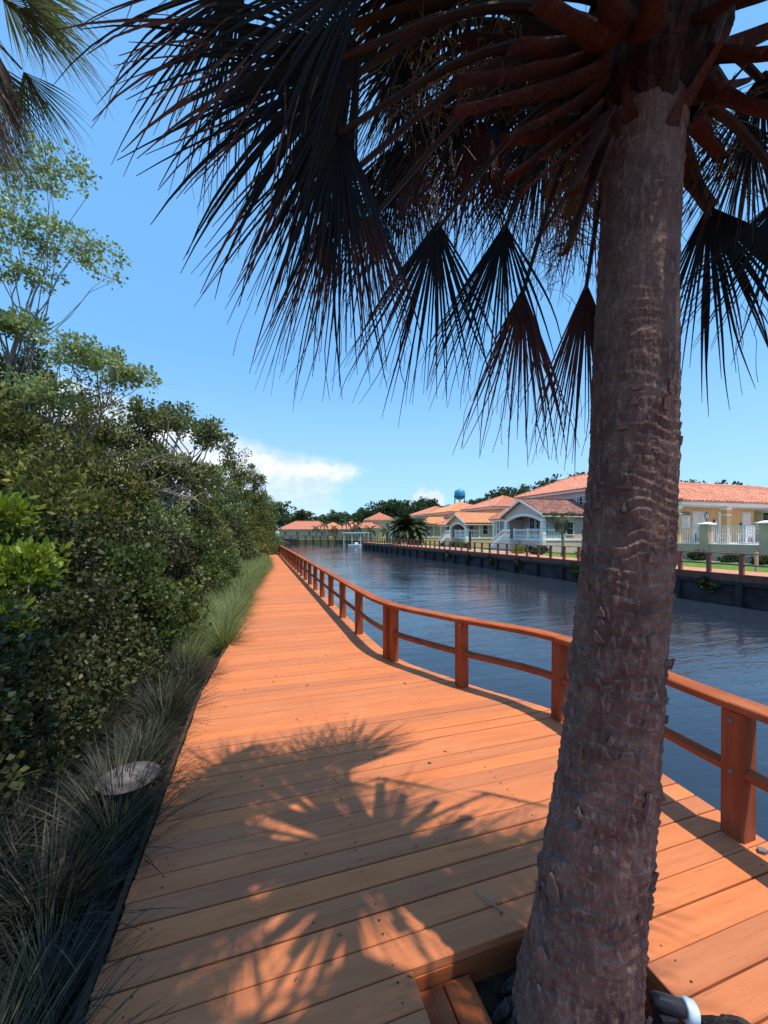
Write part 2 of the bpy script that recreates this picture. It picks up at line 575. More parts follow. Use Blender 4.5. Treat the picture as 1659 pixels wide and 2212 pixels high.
# ------------------------------------------------------------------ ground, water, canal walls
def land(name, rects, z0, z1, m):
    mb = MB()
    for s0, s1, t0, t1 in rects:
        c = [st(s0, t0), st(s0, t1), st(s1, t1), st(s1, t0)]
        mb.add([(p.x, p.y, z0) for p in c] + [(p.x, p.y, z1) for p in c],
               [(3, 2, 1, 0), (4, 5, 6, 7), (0, 1, 5, 4), (1, 2, 6, 5), (2, 3, 7, 6), (3, 0, 4, 7)])
    return tag(mb.build(name, m), kind='structure')


land('canal_bed', [(-400, 3000, -2500, 2500)], -4.0, -3.0, M['mulch'])
land('ground', [(-200, 112, -900, 1.15)], -2.6, GROUND_Z, M['mulch'])
land('lawn', [(-200, 70, 17.95, 700), (70.01, 112, 24, 700)], -2.6, GROUND_Z, M['lawn'])
land('far_shore', [(112.01, 2600, -2000, 2000)], -2.6, GROUND_Z, M['farland'])
land('canal_wall', [(-20, 112, 1.16, 1.32)], -2.5, -.16, M['concrete'])
wm = MB()
c4 = [st(-200, -5), st(-200, 40), st(118, 40), st(118, -5)]
wm.add([(p.x, p.y, WATER_Z) for p in c4], [(0, 1, 2, 3)])
tag(wm.build('water', M['water']), kind='structure')

random.seed(11)
# ------------------------------------------------------------------ boardwalk
RAIL = [(-3.9, 2.34), (-2.6, 2.34), (-1.25, 2.36), (.1, 2.38), (1.42, 2.42), (2.77, 2.47), (3.69, 2.03), (4.80, 1.58), (6.1, 1.52)]
while RAIL[-1][0] < 104:
    RAIL.append((RAIL[-1][0] + 1.27, 1.52))


def catmull(p, i, f):
    a, b, c, d = p[max(i - 1, 0)], p[i], p[min(i + 1, len(p) - 1)], p[min(i + 2, len(p) - 1)]
    r = []
    for k in range(2):
        r.append(.5 * (2 * b[k] + (c[k] - a[k]) * f + (2 * a[k] - 5 * b[k] + 4 * c[k] - d[k]) * f * f
                       + (3 * b[k] - a[k] - 3 * c[k] + d[k]) * f ** 3))
    return tuple(r)


SUB = 6
CURVE = []
for i in range(len(RAIL) - 1):
    for k in range(SUB):
        CURVE.append(catmull(RAIL, i, k / SUB))
CURVE.append(RAIL[-1])


def rail_t(s):
    for a, b in zip(CURVE, CURVE[1:]):
        if a[0] <= s <= b[0]:
            return a[1] + (b[1] - a[1]) * (s - a[0]) / max(b[0] - a[0], 1e-6)
    return 1.52


T_LEFT = -.55
HOLE = (.369, 1.343, .535, 1.37)       # s0 s1 t0 t1


def joist_mesh():
    mb = MB()
    for t, e in ((-.42, 5.5), (.47, 104), (1.10, 104)):
        mb.box(t - .02, t + .02, -2.0, e, -.139, -.042)
    return mb


def sweep_edge():
    mb = MB()
    ss = [-2.0, 0, 2, 4.2] + [4.6 + .4 * i for i in range(35)] + [30, 60, 104]
    for a, b in zip(ss, ss[1:]):
        q = [(left_t(a) - .038, a), (left_t(a) - .012, a), (left_t(b) - .012, b), (left_t(b) - .038, b)]
        mb.prism(q, 'z', -.15, -.008)
    return mb


board = joist_mesh().build('boardwalk', M['under'], rz=PHI)
tag(board, kind='structure')


def plank_mesh(x0, x1, w, b=.0035, cut0=0.0, cut1=0.0):
    mb = MB().bevbox(x0, x1, -w / 2, w / 2, -.036, 0.0, b)
    xm = (x0 + x1) / 2
    for v in mb.v:                     # ends sawn along the deck edge
        v.x += (cut1 if v.x > xm else cut0) * v.y
    return mb.mesh('plank', M['deck'])


LEFT = [(-5, -.55), (4.3, -.55), (6.8, -.36), (11, -.27), (15, .10), (18, .42), (200, .42)]


def left_t(s):
    for a, b in zip(LEFT, LEFT[1:]):
        if a[0] <= s <= b[0]:
            return a[1] + (b[1] - a[1]) * (s - a[0]) / (b[0] - a[0])
    return LEFT[-1][1]



PITCH = .1225
s = -1.9
n_pl = 0
shared = {}
screws = MB()
while s < 33.5:
    gap = random.choice((.0035, .005, .007, .010)) if s < 12 else .008
    w = PITCH - gap
    z = random.uniform(-.002, .0015)
    tr = rail_t(s) + .105 + random.uniform(-.004, .004)
    c1_ = (rail_t(s + .06) - rail_t(s - .06)) / .12
    c0_ = (left_t(s + .06) - left_t(s - .06)) / .12
    segs = [(left_t(s) + random.uniform(-.006, .006), tr)]
    if HOLE[0] < s < HOLE[1]:
        segs = [(segs[0][0], HOLE[2]), (HOLE[3], tr)]
    for x0, x1 in segs:
        if s > 18.5:
            key = (random.randrange(6), round(w, 4))
            me = shared.get(key)
            if me is None:
                me = shared[key] = plank_mesh(x0, x1, w)
        else:
            me = plank_mesh(x0, x1, w, .0035, c0_ if x0 < .4 else 0.0, c1_ if x1 > HOLE[2] + .01 else 0.0)
        o = link_mesh('plank', me, None, board)
        o.location = (0, s, z)
        o.rotation_euler = (random.uniform(-.010, .010), random.uniform(-.0008, .0008), random.uniform(-.0016, .0016))
        n_pl += 1
    if s < 9:
        for t in (-.42, .47, 1.48, 2.3):
            if t > tr - .1 or t < left_t(s) + .05 or (HOLE[0] - .1 < s < HOLE[1] + .1 and HOLE[2] - .06 < t < HOLE[3] + .06):
                continue
            for dd in (-.03, .03):
                if random.random() < .8:
                    cx, cy = t + random.uniform(-.012, .012), s + dd + random.uniform(-.006, .006)
                    r = random.uniform(.0032, .0055)
                    screws.add([(cx + r * math.cos(a), cy + r * math.sin(a), z + .0022) for a in [k * math.pi / 3 for k in range(6)]],
                               [(0, 1, 2, 3, 4, 5)])
    s += PITCH
far_planks = MB()
while s < 104:
    far_planks.bevbox(.42, 1.62, s - PITCH / 2 + .004, s + PITCH / 2 - .004, -.036, random.uniform(-.001, .001), .003)
    s += PITCH
tag(far_planks.build('far_planks', M['deck'], board), kind='stuff')
tag(screws.build('screws', M['screw'], board), kind='stuff')
fa = sweep_edge()
fa.build('edge_board', M['under'], board)
h = HOLE
for x0, x1, y0, y1 in ((h[2] - .035, h[2] - .002, h[0], h[1]), (h[3] + .002, h[3] + .035, h[0], h[1]),
                       (h[2] - .03, h[3] + .03, h[1] + .002, h[1] + .035), (h[2] - .03, h[3] + .03, h[0] - .04, h[0] - .004)):
    MB().box(x0, x1, y0, y1, -.26, -.040).build('opening_board', M['rail'], board)
for x0, x1 in ((h[2] + .004, h[2] + .118), (h[2] + .124, h[2] + .232)):
    MB().bevbox(x0, x1, h[0] + .004, h[1] - .004, -.13, -.085, .004).build('opening_shelf', M['rail_run'], board)
for s_ in (-1.0, 1.4, 3.2):
    MB().tube([(2.2, s_, -2.6), (2.2, s_, -.042)], .11, 10).build('pile', M['wood_dark'], board)

# railing along the canal edge
RT, RM = .715, .385


def sweep(pts, z, w, h_, b):
    """chamfered bar along a polyline of (s,t), its top at z"""
    prof = [(-w / 2 + b, -h_), (w / 2 - b, -h_), (w / 2, -h_ + b), (w / 2, -b), (w / 2 - b, 0), (-w / 2 + b, 0), (-w / 2, -b), (-w / 2, -h_ + b)]
    mb = MB()
    vv, ff = [], []
    n = len(pts)
    for i, p in enumerate(pts):
        a, c = pts[max(i - 1, 0)], pts[min(i + 1, n - 1)]
        d = Vector((c[1] - a[1], c[0] - a[0]))
        d.normalize()
        nx, ny = d.y, -d.x
        for q, zz in prof:
            vv.append((p[1] + nx * q, p[0] + ny * q, z + zz))
    for i in range(n - 1):
        for k in range(8):
            l = (k + 1) % 8
            ff.append((i * 8 + k, i * 8 + l, (i + 1) * 8 + l, (i + 1) * 8 + k))
    ff += [tuple(range(7, -1, -1)), tuple((n - 1) * 8 + k for k in range(8))]
    return mb.add(vv, ff)


railing = tag(empty('railing', (0, 0, 0), PHI), 'orange-brown timber railing with posts and two rails along the near boardwalk', 'railing')
post_me = MB().bevbox(-.054, .054, -.054, .054, -.28, RT - .047, .008).mesh('post', M['rail_post'])
pair_me = MB().bevbox(-.046, .054, -.050, .050, -.28, RT - .047, .008).mesh('post', M['rail_post'])
for i, (ps, pt) in enumerate(RAIL):
    o = link_mesh('post', post_me, None, railing)
    o.location = (pt, ps, random.uniform(-.002, .002))
    o.rotation_euler = (random.uniform(-.012, .012), random.uniform(-.012, .012), random.uniform(-.05, .05))
    if i < 14:
        for zb in (RM - .035, RT - .10):
            bo = MB().lathe([(.011, 0), (.011, .006), (.007, .010)], 8)
            bo.v = [Vector((-v.z, v.x, v.y)) for v in bo.v]
            ob = bo.build('bolt', M['steel'], railing)
            ob.location = (pt - .0545, ps + random.uniform(-.008, .008), zb)
    if i == 7:
        o2 = link_mesh('post', pair_me, None, railing)
        o2.location = (pt + .03, ps - .125, .001)
    if i + 1 < len(RAIL):
        seg = [CURVE[i * SUB + k] for k in range(SUB + 1)]
        e = .0015 * (1 if i % 2 else -1)
        if RAIL[i][0] > 6:
            seg = [seg[0], seg[-1]]
        sweep(seg, RT + e, .135, .045, .007).build('top_rail', M['rail_run'], railing)
        sm = [(a, b - .012) for a, b in seg]
        sweep(sm, RM + e, .062, .068, .024).build('middle_rail', M['rail_run'], railing)

# ------------------------------------------------------------------ far bank: seawall, walk, railing
TF = 17.9
wall = tag(empty('seawall', st(0, TF, 0), PHI), 'dark concrete panel seawall with piles under the far walkway', 'seawall')
far_s = [-6 + 1.17 * i for i in range(65)]
far_s = [s_ for s_ in far_s if s_ < 69.6]
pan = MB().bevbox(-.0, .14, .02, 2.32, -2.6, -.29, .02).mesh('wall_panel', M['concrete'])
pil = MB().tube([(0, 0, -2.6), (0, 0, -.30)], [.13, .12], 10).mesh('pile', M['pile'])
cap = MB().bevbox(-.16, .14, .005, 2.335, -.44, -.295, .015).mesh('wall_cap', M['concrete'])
for i in range(33):
    y = -6 + 2.34 * i
    if y > 67.5:
        break
    for me, x, nm in ((pan, random.uniform(-.03, .03), 'wall_panel'), (pil, -.14, 'pile'), (cap, 0, 'wall_cap')):
        o = link_mesh(nm, me, None, wall)
        o.location = (x, y, random.uniform(-.015, .015) if nm == 'pile' else 0)
walk = tag(MB().box(-.05, 1.75, -40, 69.8, -.06, 0.0).build('walkway', M['fardeck'], None, loc=st(0, TF, 0), rz=PHI), kind='structure')
frail = tag(empty('railing', st(0, TF, 0), PHI), 'brown timber post railing along the far walkway across the canal', 'railing')
fp = MB().bevbox(-.07, .07, -.07, .07, -.25, .775, .008).mesh('post', M['rail_far'])
for i, s_ in enumerate(far_s):
    o = link_mesh('post', fp, None, frail)
    o.location = (.02, s_, 0)
    o.rotation_euler = (random.uniform(-.02, .02), random.uniform(-.02, .02), 0)
    if i + 1 < len(far_s):
        MB().bevbox(-.05, .09, s_, s_ + 1.168, .779, .818, .006).build('top_rail', M['rail_far'], frail)
        MB().bevbox(-.01, .03, s_ + .071, s_ + 1.10, .33, .385, .006).build('middle_rail', M['rail_far'], frail)
        MB().bevbox(-.13, -.055, s_ + .002, s_ + 1.166, -.285, -.004, .006).build('fascia_board', M['fascia'], frail)
path = tag(MB().box(8.35, 9.05, -40, 26.5, GROUND_Z - .02, GROUND_Z + .03).build('garden_path', M['path'], None, loc=st(0, TF, 0), rz=PHI),
           kind='structure')
MB().box(3.6, 4.3, 26.5, 60, GROUND_Z - .02, GROUND_Z + .03).build('garden_path', M['path'], None, loc=st(0, TF, 0), rz=PHI)['kind'] = 'structure'

# ------------------------------------------------------------------ palm with the trunk in front
def vnoise(u, v, pu, seed):
    """value noise, periodic in u with period pu (lattice cells)"""
    rng = np.random.default_rng(seed)
    tab = rng.random((pu, 512))
    iu, iv = np.floor(u).astype(int), np.floor(v).astype(int)
    fu, fv = u - iu, v - iv
    fu = fu * fu * (3 - 2 * fu)
    fv = fv * fv * (3 - 2 * fv)
    a, b = tab[iu % pu, iv % 512], tab[(iu + 1) % pu, iv % 512]
    c, d = tab[iu % pu, (iv + 1) % 512], tab[(iu + 1) % pu, (iv + 1) % 512]
    return (a * (1 - fu) + b * fu) * (1 - fv) + (c * (1 - fu) + d * fu) * fv


PB = Vector((.625, 1.30, GROUND_Z))
TZ = [-.30, .07, .40, .76, 1.22, 1.83, 2.44, 2.80, 3.05, 3.30]
TX = [.600, .636, .680, .728, .778, .820, .834, .848, .866, .878]
TR = [.200, .181, .160, .147, .135, .126, .112, .113, .126, .09]


def trunk_c(z):
    return np.interp(z, TZ, TX), np.interp(z, TZ, TR)


def palm_trunk():
    nu, nv = 230, 760
    z = np.linspace(-.30, 3.22, nv)
    th = np.linspace(0, 2 * math.pi, nu, endpoint=False)
    T, Z = np.meshgrid(th, z)
    cx, r = trunk_c(Z)
    U = T / (2 * math.pi)
    warp = vnoise(U * 6, Z * 4, 6, 1) * .10 + vnoise(U * 14, Z * 9, 14, 2) * .035 + .02 * np.sin(T + 1.0)
    ph = (Z + warp) / .038
    fr = ph - np.floor(ph)
    ringid = np.floor(ph)
    hsh = np.mod(np.sin(ringid * 12.9898) * 43758.5453, 1.0)
    ring = np.where(fr < .82, fr / .82, (1 - fr) / .18) ** 1.4
    low = np.clip((2.25 - Z) / 1.3, 0, 1)
    amp = (.0022 + .0052 * hsh) * (.75 + .30 * low)
    patch = vnoise(U * 9, Z * 11, 9, 3)
    crack = vnoise(U * 64 + ringid * 7.3, Z * 24, 64, 4)
    crack2 = vnoise(U * 92, Z * 34, 92, 5)
    fine = vnoise(U * 180, Z * 130, 180, 6)
    lump = vnoise(U * 5, Z * 3.2, 5, 7) - .5
    chipm = vnoise(U * 16, Z * 15, 16, 8)
    disp = ring * amp * (.4 + 1.0 * patch)
    disp += lump * .012
    disp -= np.clip(.42 - crack, 0, 1) * .021 * (.15 + .85 * low)
    disp -= np.clip(.35 - crack2, 0, 1) * .013 * (.2 + .8 * low)
    disp += (fine - .5) * .0035
    disp += np.where(chipm > .66, (chipm - .66) * .040, 0) * low
    R = r + disp
    X = cx + R * np.cos(T)
    Y = 1.30 + R * np.sin(T)
    V = np.stack([X - PB.x, Y - PB.y, Z - PB.z], -1).reshape(-1, 3)
    i, j = np.meshgrid(np.arange(nv - 1), np.arange(nu), indexing='ij')
    j2 = (j + 1) % nu
    F = np.stack([i * nu + j, i * nu + j2, (i + 1) * nu + j2, (i + 1) * nu + j], -1).reshape(-1, 4)
    return np_mesh('trunk', V, F, M['bark'], True)


DOWN = Vector((0, 0, -1))


def frond_mesh(rng, hub, axis, normal, L, half, n, droop, off, m, r0=.36, ragged=.3, wid=1.0, threads=8):
    """costapalmate fan: folded segments that join near the hub and hang free at the tips"""
    axis = axis.normalized()
    normal = (normal - axis * normal.dot(axis)).normalized()
    side = axis.cross(normal).normalized()
    vv, ff, tone = [], [], []
    half = math.radians(half)
    dphi = 2 * half / n
    mseg = 9
    skew = rng.uniform(-.22, .22)
    for i in range(n):
        phi = -half + (i + .5) * dphi + rng.uniform(-.45, .45) * dphi + skew * math.sin(math.pi * (i + .5) / n)
        dr = (axis * math.cos(phi) + side * math.sin(phi)).normalized()
        Li = L * (.80 + .22 * math.cos(phi)) * rng.uniform(.74, 1.12)
        p = hub + axis * (.10 * L * max(0.0, math.cos(phi * 1.2)))
        dd = dr.copy()
        kink = rng.uniform(.5, .8) if rng.random() < ragged else 9
        kv = Vector((rng.uniform(-1, 1), rng.uniform(-1, 1), rng.uniform(-1.6, .1)))
        base = len(vv)
        tn = rng.random()
        r0i = r0 * rng.uniform(.7, 1.15)
        dri = droop * rng.uniform(.35, 1.5) * (2.6 if rng.random() < .14 else 1)
        wob = Vector((rng.uniform(-1, 1), rng.uniform(-1, 1), rng.uniform(-1, 1))) * .20
        for j in range(mseg + 1):
            f = j / mseg
            sd = dd.cross(normal)
            if sd.length < 1e-4:
                sd = side.copy()
            sd.normalize()
            up = sd.cross(dd).normalized()
            wmax = r0i * Li * math.tan(dphi / 2) * 1.12
            if f < r0i:
                w = max(f * Li * math.tan(dphi / 2) * 1.12, .0034)
            else:
                w = wmax * max(0.0, 1 - ((f - r0i) / (1 - r0i))) ** 1.0 + .0007
            w *= wid * 1.05
            fold = w * .55
            vv += [p - sd * w - off, p - up * fold - off, p + sd * w - off]
            g = dri * (f ** 1.5) * .55 + (.9 * (f - kink) if f > kink else 0)
            dd = (dd + DOWN * g * (1.0 / mseg) * 3.2 + wob / mseg * f)
            if f > kink:
                dd += kv * .22
            dd.normalize()
            p = p + dd * (Li / mseg)
        for j in range(mseg):
            a = base + j * 3
            ff += [(a, a + 1, a + 4, a + 3), (a + 1, a + 2, a + 5, a + 4)]
            tt = 1.0 if (j >= 6 and tn > .45) else tn * .92
            tone += [tt, tt]
    for k in range(threads):
        phi = rng.uniform(-half, half)
        dr = (axis * math.cos(phi) + side * math.sin(phi)).normalized()
        p = hub + dr * L * rng.uniform(.35, .75)
        q = Vector((rng.uniform(-1, 1), rng.uniform(-1, 1), -.4)).normalized()
        base = len(vv)
        tn = rng.random() * .8
        ln = L * rng.uniform(.15, .45)
        for j in range(7):
            vv += [p - side * .0009 - off, p + side * .0009 - off]
            q = (q + DOWN * .35 + Vector((rng.uniform(-.3, .3), rng.uniform(-.3, .3), 0))).normalized()
            p = p + q * ln / 6
        for j in range(6):
            a = base + j * 2
            ff.append((a, a + 1, a + 3, a + 2))
            tone.append(tn)
    V = np.array([tuple(v) for v in vv])
    return np_mesh('frond', V, np.array(ff), m, False, tone)


def arc(a, b, lift, n=9):
    pts = []
    for i in range(n):
        f = i / (n - 1)
        pts.append(a.lerp(b, f) + Vector((0, 0, lift * math.sin(math.pi * f) * (1 - .35 * f))))
    return pts


palm = tag(empty('palm_tree', PB), 'big cabbage palm whose thick scarred trunk rises through the boardwalk', 'palm tree')
link_mesh('trunk', palm_trunk(), None, palm)
rp = random.Random(5)
CROWN = Vector((.878, 1.30, 3.10))
# fibrous heart of the crown
mb = MB(PB)
prof = [(.115, 2.92), (.165, 3.02), (.20, 3.14), (.205, 3.28), (.17, 3.42), (.10, 3.56), (.03, 3.64)]
vv, ff = [], []
for r, z in prof:
    for k in range(40):
        a = 2 * math.pi * k / 40
        rr = r * (1 + .16 * mnoise.noise(Vector((math.cos(a) * 3, math.sin(a) * 3, z * 7))) + .10 * rp.uniform(-1, 1))
        vv.append((CROWN.x + rr * math.cos(a), CROWN.y + rr * math.sin(a), z + rp.uniform(-.012, .012)))
for i in range(len(prof) - 1):
    for k in range(40):
        l = (k + 1) % 40
        ff.append((i * 40 + k, i * 40 + l, (i + 1) * 40 + l, (i + 1) * 40 + k))
ff.append(tuple((len(prof) - 1) * 40 + k for k in range(40)))
mb.add(vv, ff).build('crown_heart', M['fibre'], palm)


def boot(a, b, w0, w1, sag=.02, name='leaf_base'):
    """old leaf base: half-round stalk, broad at the trunk, cut square at its end"""
    a, b = Vector(a), Vector(b)
    d = (b - a).normalized()
    sd = d.cross(Vector((0, 0, 1)))
    if sd.length < .1:
        sd = Vector((0, 1, 0))
    sd.normalize()
    up = sd.cross(d).normalized()
    mb = MB(PB)
    vv, ff = [], []
    n = 7
    for i in range(n):
        f = i / (n - 1)
        w = w0 + (w1 - w0) * min(1, f * 1.5) ** .6
        th = w * .42
        c = a.lerp(b, f) - Vector((0, 0, sag * math.sin(math.pi * f * .5))) + up * (rp.uniform(-.003, .003))
        for q in range(9):
            an = math.pi + math.pi * q / 8
            j = 1 + rp.uniform(-.06, .06)
            vv.append(c + sd * (math.cos(an) * w * j) + up * (math.sin(an) * th * 1.25 * j))
        vv.append(c + up * th * .28)
    m = 10
    for i in range(n - 1):
        for q in range(m):
            l = (q + 1) % m
            ff.append((i * m + q, i * m + l, (i + 1) * m + l, (i + 1) * m + q))
    ff += [tuple(range(m - 1, -1, -1)), tuple((n - 1) * m + q for q in range(m))]
    return mb.add(vv, ff).build(name, M['boot'], palm, smooth=False)


BOOTS = [((1270, 80, 1.28), (1105, 84, 1.05), .06, .030), ((1275, 130, 1.24), (978, 160, 1.00), .07, .026),
         ((1285, 165, 1.22), (975, 222, 1.02), .07, .024), ((1290, 190, 1.26), (1088, 285, 1.12), .06, .022),
         ((1280, 240, 1.24), (1090, 367, 1.14), .055, .017), ((1290, 270, 1.22), (1122, 400, 1.12), .055, .020),
         ((1292, 300, 1.25), (1162, 498, 1.20), .05, .020), ((1300, 320, 1.20), (1222, 528, 1.18), .055, .030),
         ((1300, 250, 1.18), (1235, 400, 1.10), .05, .026), ((1480, 170, 1.24), (1700, 235, 1.10), .075, .036),
         ((1480, 110, 1.22), (1730, 95, 1.02), .07, .034), ((1470, 60, 1.20), (1640, -60, .98), .07, .030),
         ((1340, 60, 1.15), (1290, -90, .90), .07, .030), ((1400, 60, 1.12), (1430, -120, .88), .07, .030),
         ((1310, 90, 1.16), (1160, -20, .95), .06, .030), ((1290, 210, 1.30), (1150, 180, 1.5), .06, .024),
         ((1490, 250, 1.3), (1560, 330, 1.42), .05, .024), ((1490, 200, 1.35), (1620, 160, 1.55), .05, .024)]
for a, b, w0, w1 in BOOTS:
    boot(at(*a), at(*b), w0 * .8, w1 * .78)
for k in range(12):
    az = math.radians(-20 + 220 * k / 12)
    a = CROWN + Vector((math.cos(az) * .14, math.sin(az) * .14, rp.uniform(-.2, .2)))
    ln = rp.uniform(.28, .5)
    boot(a, a + Vector((math.cos(az) * ln, math.sin(az) * ln, rp.uniform(-.15, .22))), .055, .026)
# fibre scraps where the leaf bases split
for k in range(26):
    az = rp.uniform(0, 2 * math.pi)
    z = rp.uniform(2.80, 3.25)
    cx, r = trunk_c(z)
    a = Vector((cx + math.cos(az) * (r + .0), 1.3 + math.sin(az) * r, z))
    d = Vector((math.cos(az) * .5, math.sin(az) * .5, rp.uniform(.3, 1.2))).normalized()
    ln = rp.uniform(.06, .2)
    tn = Vector((-math.sin(az), math.cos(az), 0))
    w = rp.uniform(.008, .026)
    mb = MB(PB)
    mb.add([a - tn * w, a + tn * w, a + d * ln + tn * w * .3, a + d * ln * .9 - tn * w * .4,
            a - tn * w + d * .01 - Vector((0, 0, .012)), a + tn * w - Vector((0, 0, .012))],
           [(0, 1, 2, 3), (4, 5, 1, 0), (5, 2, 1), (4, 0, 3), (4, 3, 2, 5)]).build('fibre_scrap', M['boot'], palm)

FR = [  # hub, tip, half angle, droop, dry, segments, width
    ((790, 100, 1.12), (300, 330, .98), 62, .85, 0, 54, 1.0),
    ((742, 225, 1.18), (650, 730, 1.18), 36, .40, 0, 40, 1.0),
    ((752, 330, 1.24), (685, 780, 1.22), 30, .35, 1, 34, 1.0),
    ((805, 440, 1.34), (800, 690, 1.34), 36, .7, 1, 30, .9),
    ((950, 452, 1.40), (872, 842, 1.40), 38, .50, 0, 36, 1.0),
    ((1096, 458, 1.42), (1015, 820, 1.42), 36, .50, 0, 34, 1.0),
    ((1131, 595, 1.50), (1102, 940, 1.50), 25, .40, 1, 32, 1.1),
    ((1268, 580, 1.56), (1240, 955, 1.56), 23, .40, 1, 30, 1.1),
    ((1524, 418, 1.50), (1580, 815, 1.50), 38, .50, 0, 40, 1.1),
    ((1655, 130, 1.35), (1590, 480, 1.35), 40, .5, 0, 38, .9),
    ((1000, 190, 1.62), (960, 470, 1.62), 40, .4, 0, 38, .9),
    ((830, -80, 1.02), (300, 50, .92), 46, .95, 0, 50, 1.0),
    ((1180, 240, 1.85), (1150, 560, 1.85), 36, .4, 0, 36, .9),
    ((660, 40, 1.42), (560, 470, 1.40), 40, .45, 0, 42, .8),
    ((880, 90, 1.66), (830, 430, 1.66), 42, .4, 0, 40, .9),
    ((1720, 380, 1.30), (1640, 720, 1.30), 46, .4, 0, 42, .8),
    ((770, 150, 1.16), (450, 440, 1.05), 42, .6, 0, 44, .9),
    ((540, -60, 1.30), (270, 260, 1.24), 44, .9, 0, 44, .8),
    ((1040, 60, 1.9), (1010, 380, 1.9), 42, .4, 0, 38, .9),
    ((1620, 250, 1.75), (1640, 560, 1.75), 44, .4, 0, 38, .9),
]
for k in range(12):
    hx, hy, hd_ = rp.uniform(820, 1290), rp.uniform(-40, 330), rp.uniform(1.55, 2.2)
    FR.append(((hx, hy, hd_), (hx + rp.uniform(-110, 40), hy + rp.uniform(260, 340), hd_), rp.uniform(30, 44), .45, 1 if rp.random() < .3 else 0, 34, .8))
for hb, tp, half, dr, dry, n, wd in FR:
    H, T = at(*hb), at(*tp)
    ax = T - H
    nrm = (Vector((0, 0, EYE)) - H).normalized() * .8 + Vector((rp.uniform(-.5, .5), 0, .35))
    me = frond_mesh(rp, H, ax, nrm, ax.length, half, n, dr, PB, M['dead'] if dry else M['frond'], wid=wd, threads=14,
                    ragged=.35 if dry else .2)
    o = link_mesh('frond', me, None, palm)
    if dry:
        o['label'] = 'dry brown hanging frond'
    az = Vector((H.x - CROWN.x, H.y - CROWN.y, 0)).normalized()
    root = CROWN + az * .13 + Vector((0, 0, rp.uniform(-.08, .25)))
    pts = arc(root, H + ax * .13, .16 * (H - root).length)
    MB(PB).tube(pts, [.020 - .009 * i / 8 for i in range(9)], 7, squash=.6).build('petiole', M['petiole'], o)
# the rest of the crown: upright and camera-side leaves that shade the boards
for k in range(23):
    az = math.radians(rp.uniform(20, 270)) if k > 14 else math.radians(150 + 9.6 * k)
    el = math.radians(rp.uniform(22, 70)) if k > 14 else math.radians(rp.uniform(25, 50))
    d = Vector((math.cos(az) * math.cos(el), math.sin(az) * math.cos(el), math.sin(el)))
    root = CROWN + Vector((0, 0, .25)) + d * .1
    H = root + d * rp.uniform(.5, .95) + Vector((0, 0, .1))
    ax = (Vector((d.x, d.y, d.z - .75))).normalized()
    L = rp.uniform(.62, .85)
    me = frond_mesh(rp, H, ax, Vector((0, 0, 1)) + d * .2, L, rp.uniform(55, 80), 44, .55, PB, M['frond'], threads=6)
    o = link_mesh('frond', me, None, palm)
    MB(PB).tube(arc(root, H + ax * .05, .05), [.020 - .011 * i / 8 for i in range(9)], 6, squash=.6).build('petiole', M['petiole'], o)


SUNNY = ((304, 24), (322, 20), (338, 26), (352, 15), (348, 40))  # unseen fronds added above and sunward, placed to shade trunk and boards
for k in range(16):
    az = math.radians(33 * k + rp.uniform(-12, 12))
    el = math.radians(rp.uniform(48, 82))
    if k > 10:
        az, el = math.radians(SUNNY[k - 11][0]), math.radians(SUNNY[k - 11][1])
    d = Vector((math.cos(az) * math.cos(el), math.sin(az) * math.cos(el), math.sin(el)))
    root = CROWN + Vector((0, 0, .40)) + d * .05
    H = root + d * rp.uniform(.55, .9)
    ax = (Vector((d.x * 1.6, d.y * 1.6, d.z - .55))).normalized()
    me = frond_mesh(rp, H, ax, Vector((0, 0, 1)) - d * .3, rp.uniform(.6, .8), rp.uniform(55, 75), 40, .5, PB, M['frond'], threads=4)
    o = link_mesh('frond', me, None, palm)
    MB(PB).tube(arc(root, H + ax * .08, .03), [.020 - .011 * i / 8 for i in range(9)], 6, squash=.6).build('petiole', M['petiole'], o)


def flower_stalk(a, b, n_br, spread, seed):
    rg = random.Random(seed)
    mb = MB(PB)
    main = arc(a, b, .12, 10)
    mb.tube(main, [.007 - .0005 * i for i in range(10)], 5)
    for k in range(n_br):
        p = main[rg.randrange(4, 10)] + Vector((rg.gauss(0, .01), rg.gauss(0, .01), rg.gauss(0, .01)))
        q = Vector((rg.gauss(0, 1), rg.gauss(0, 1), rg.gauss(-.5, .8))).normalized()
        pts = [p]
        for j in range(4):
            q = (q + Vector((rg.gauss(0, .35), rg.gauss(0, .35), -.22))).normalized()
            pts.append(pts[-1] + q * spread * rg.uniform(.15, .3))
        mb.tube(pts, [.0022, .0019, .0016, .0013, .001], 3, cap=False)
        for _ in range(5):
            p2 = pts[rg.randrange(1, 5)]
            q2 = Vector((rg.gauss(0, 1), rg.gauss(0, 1), rg.gauss(-.2, 1))).normalized()
            p3 = p2 + q2 * spread * rg.uniform(.06, .16)
            mb.tube([p2, p3], [.0013, .0008], 3, cap=False)
    mb.build('flower_stalk', M['flower'], palm)


flower_stalk(at(1290, 250, 1.35), at(1225, 520, 1.50), 100, .26, 1)
flower_stalk(at(1290, 200, 1.40), at(1245, 430, 1.55), 80, .26, 2)
flower_stalk(at(1290, 120, 1.30), at(860, 230, 1.50), 48, .26, 3)
flower_stalk(at(1300, 60, 1.30), at(900, 60, 1.35), 45, .28, 4)
flower_stalk(at(1480, 200, 1.35), at(1560, 370, 1.50), 70, .24, 5)
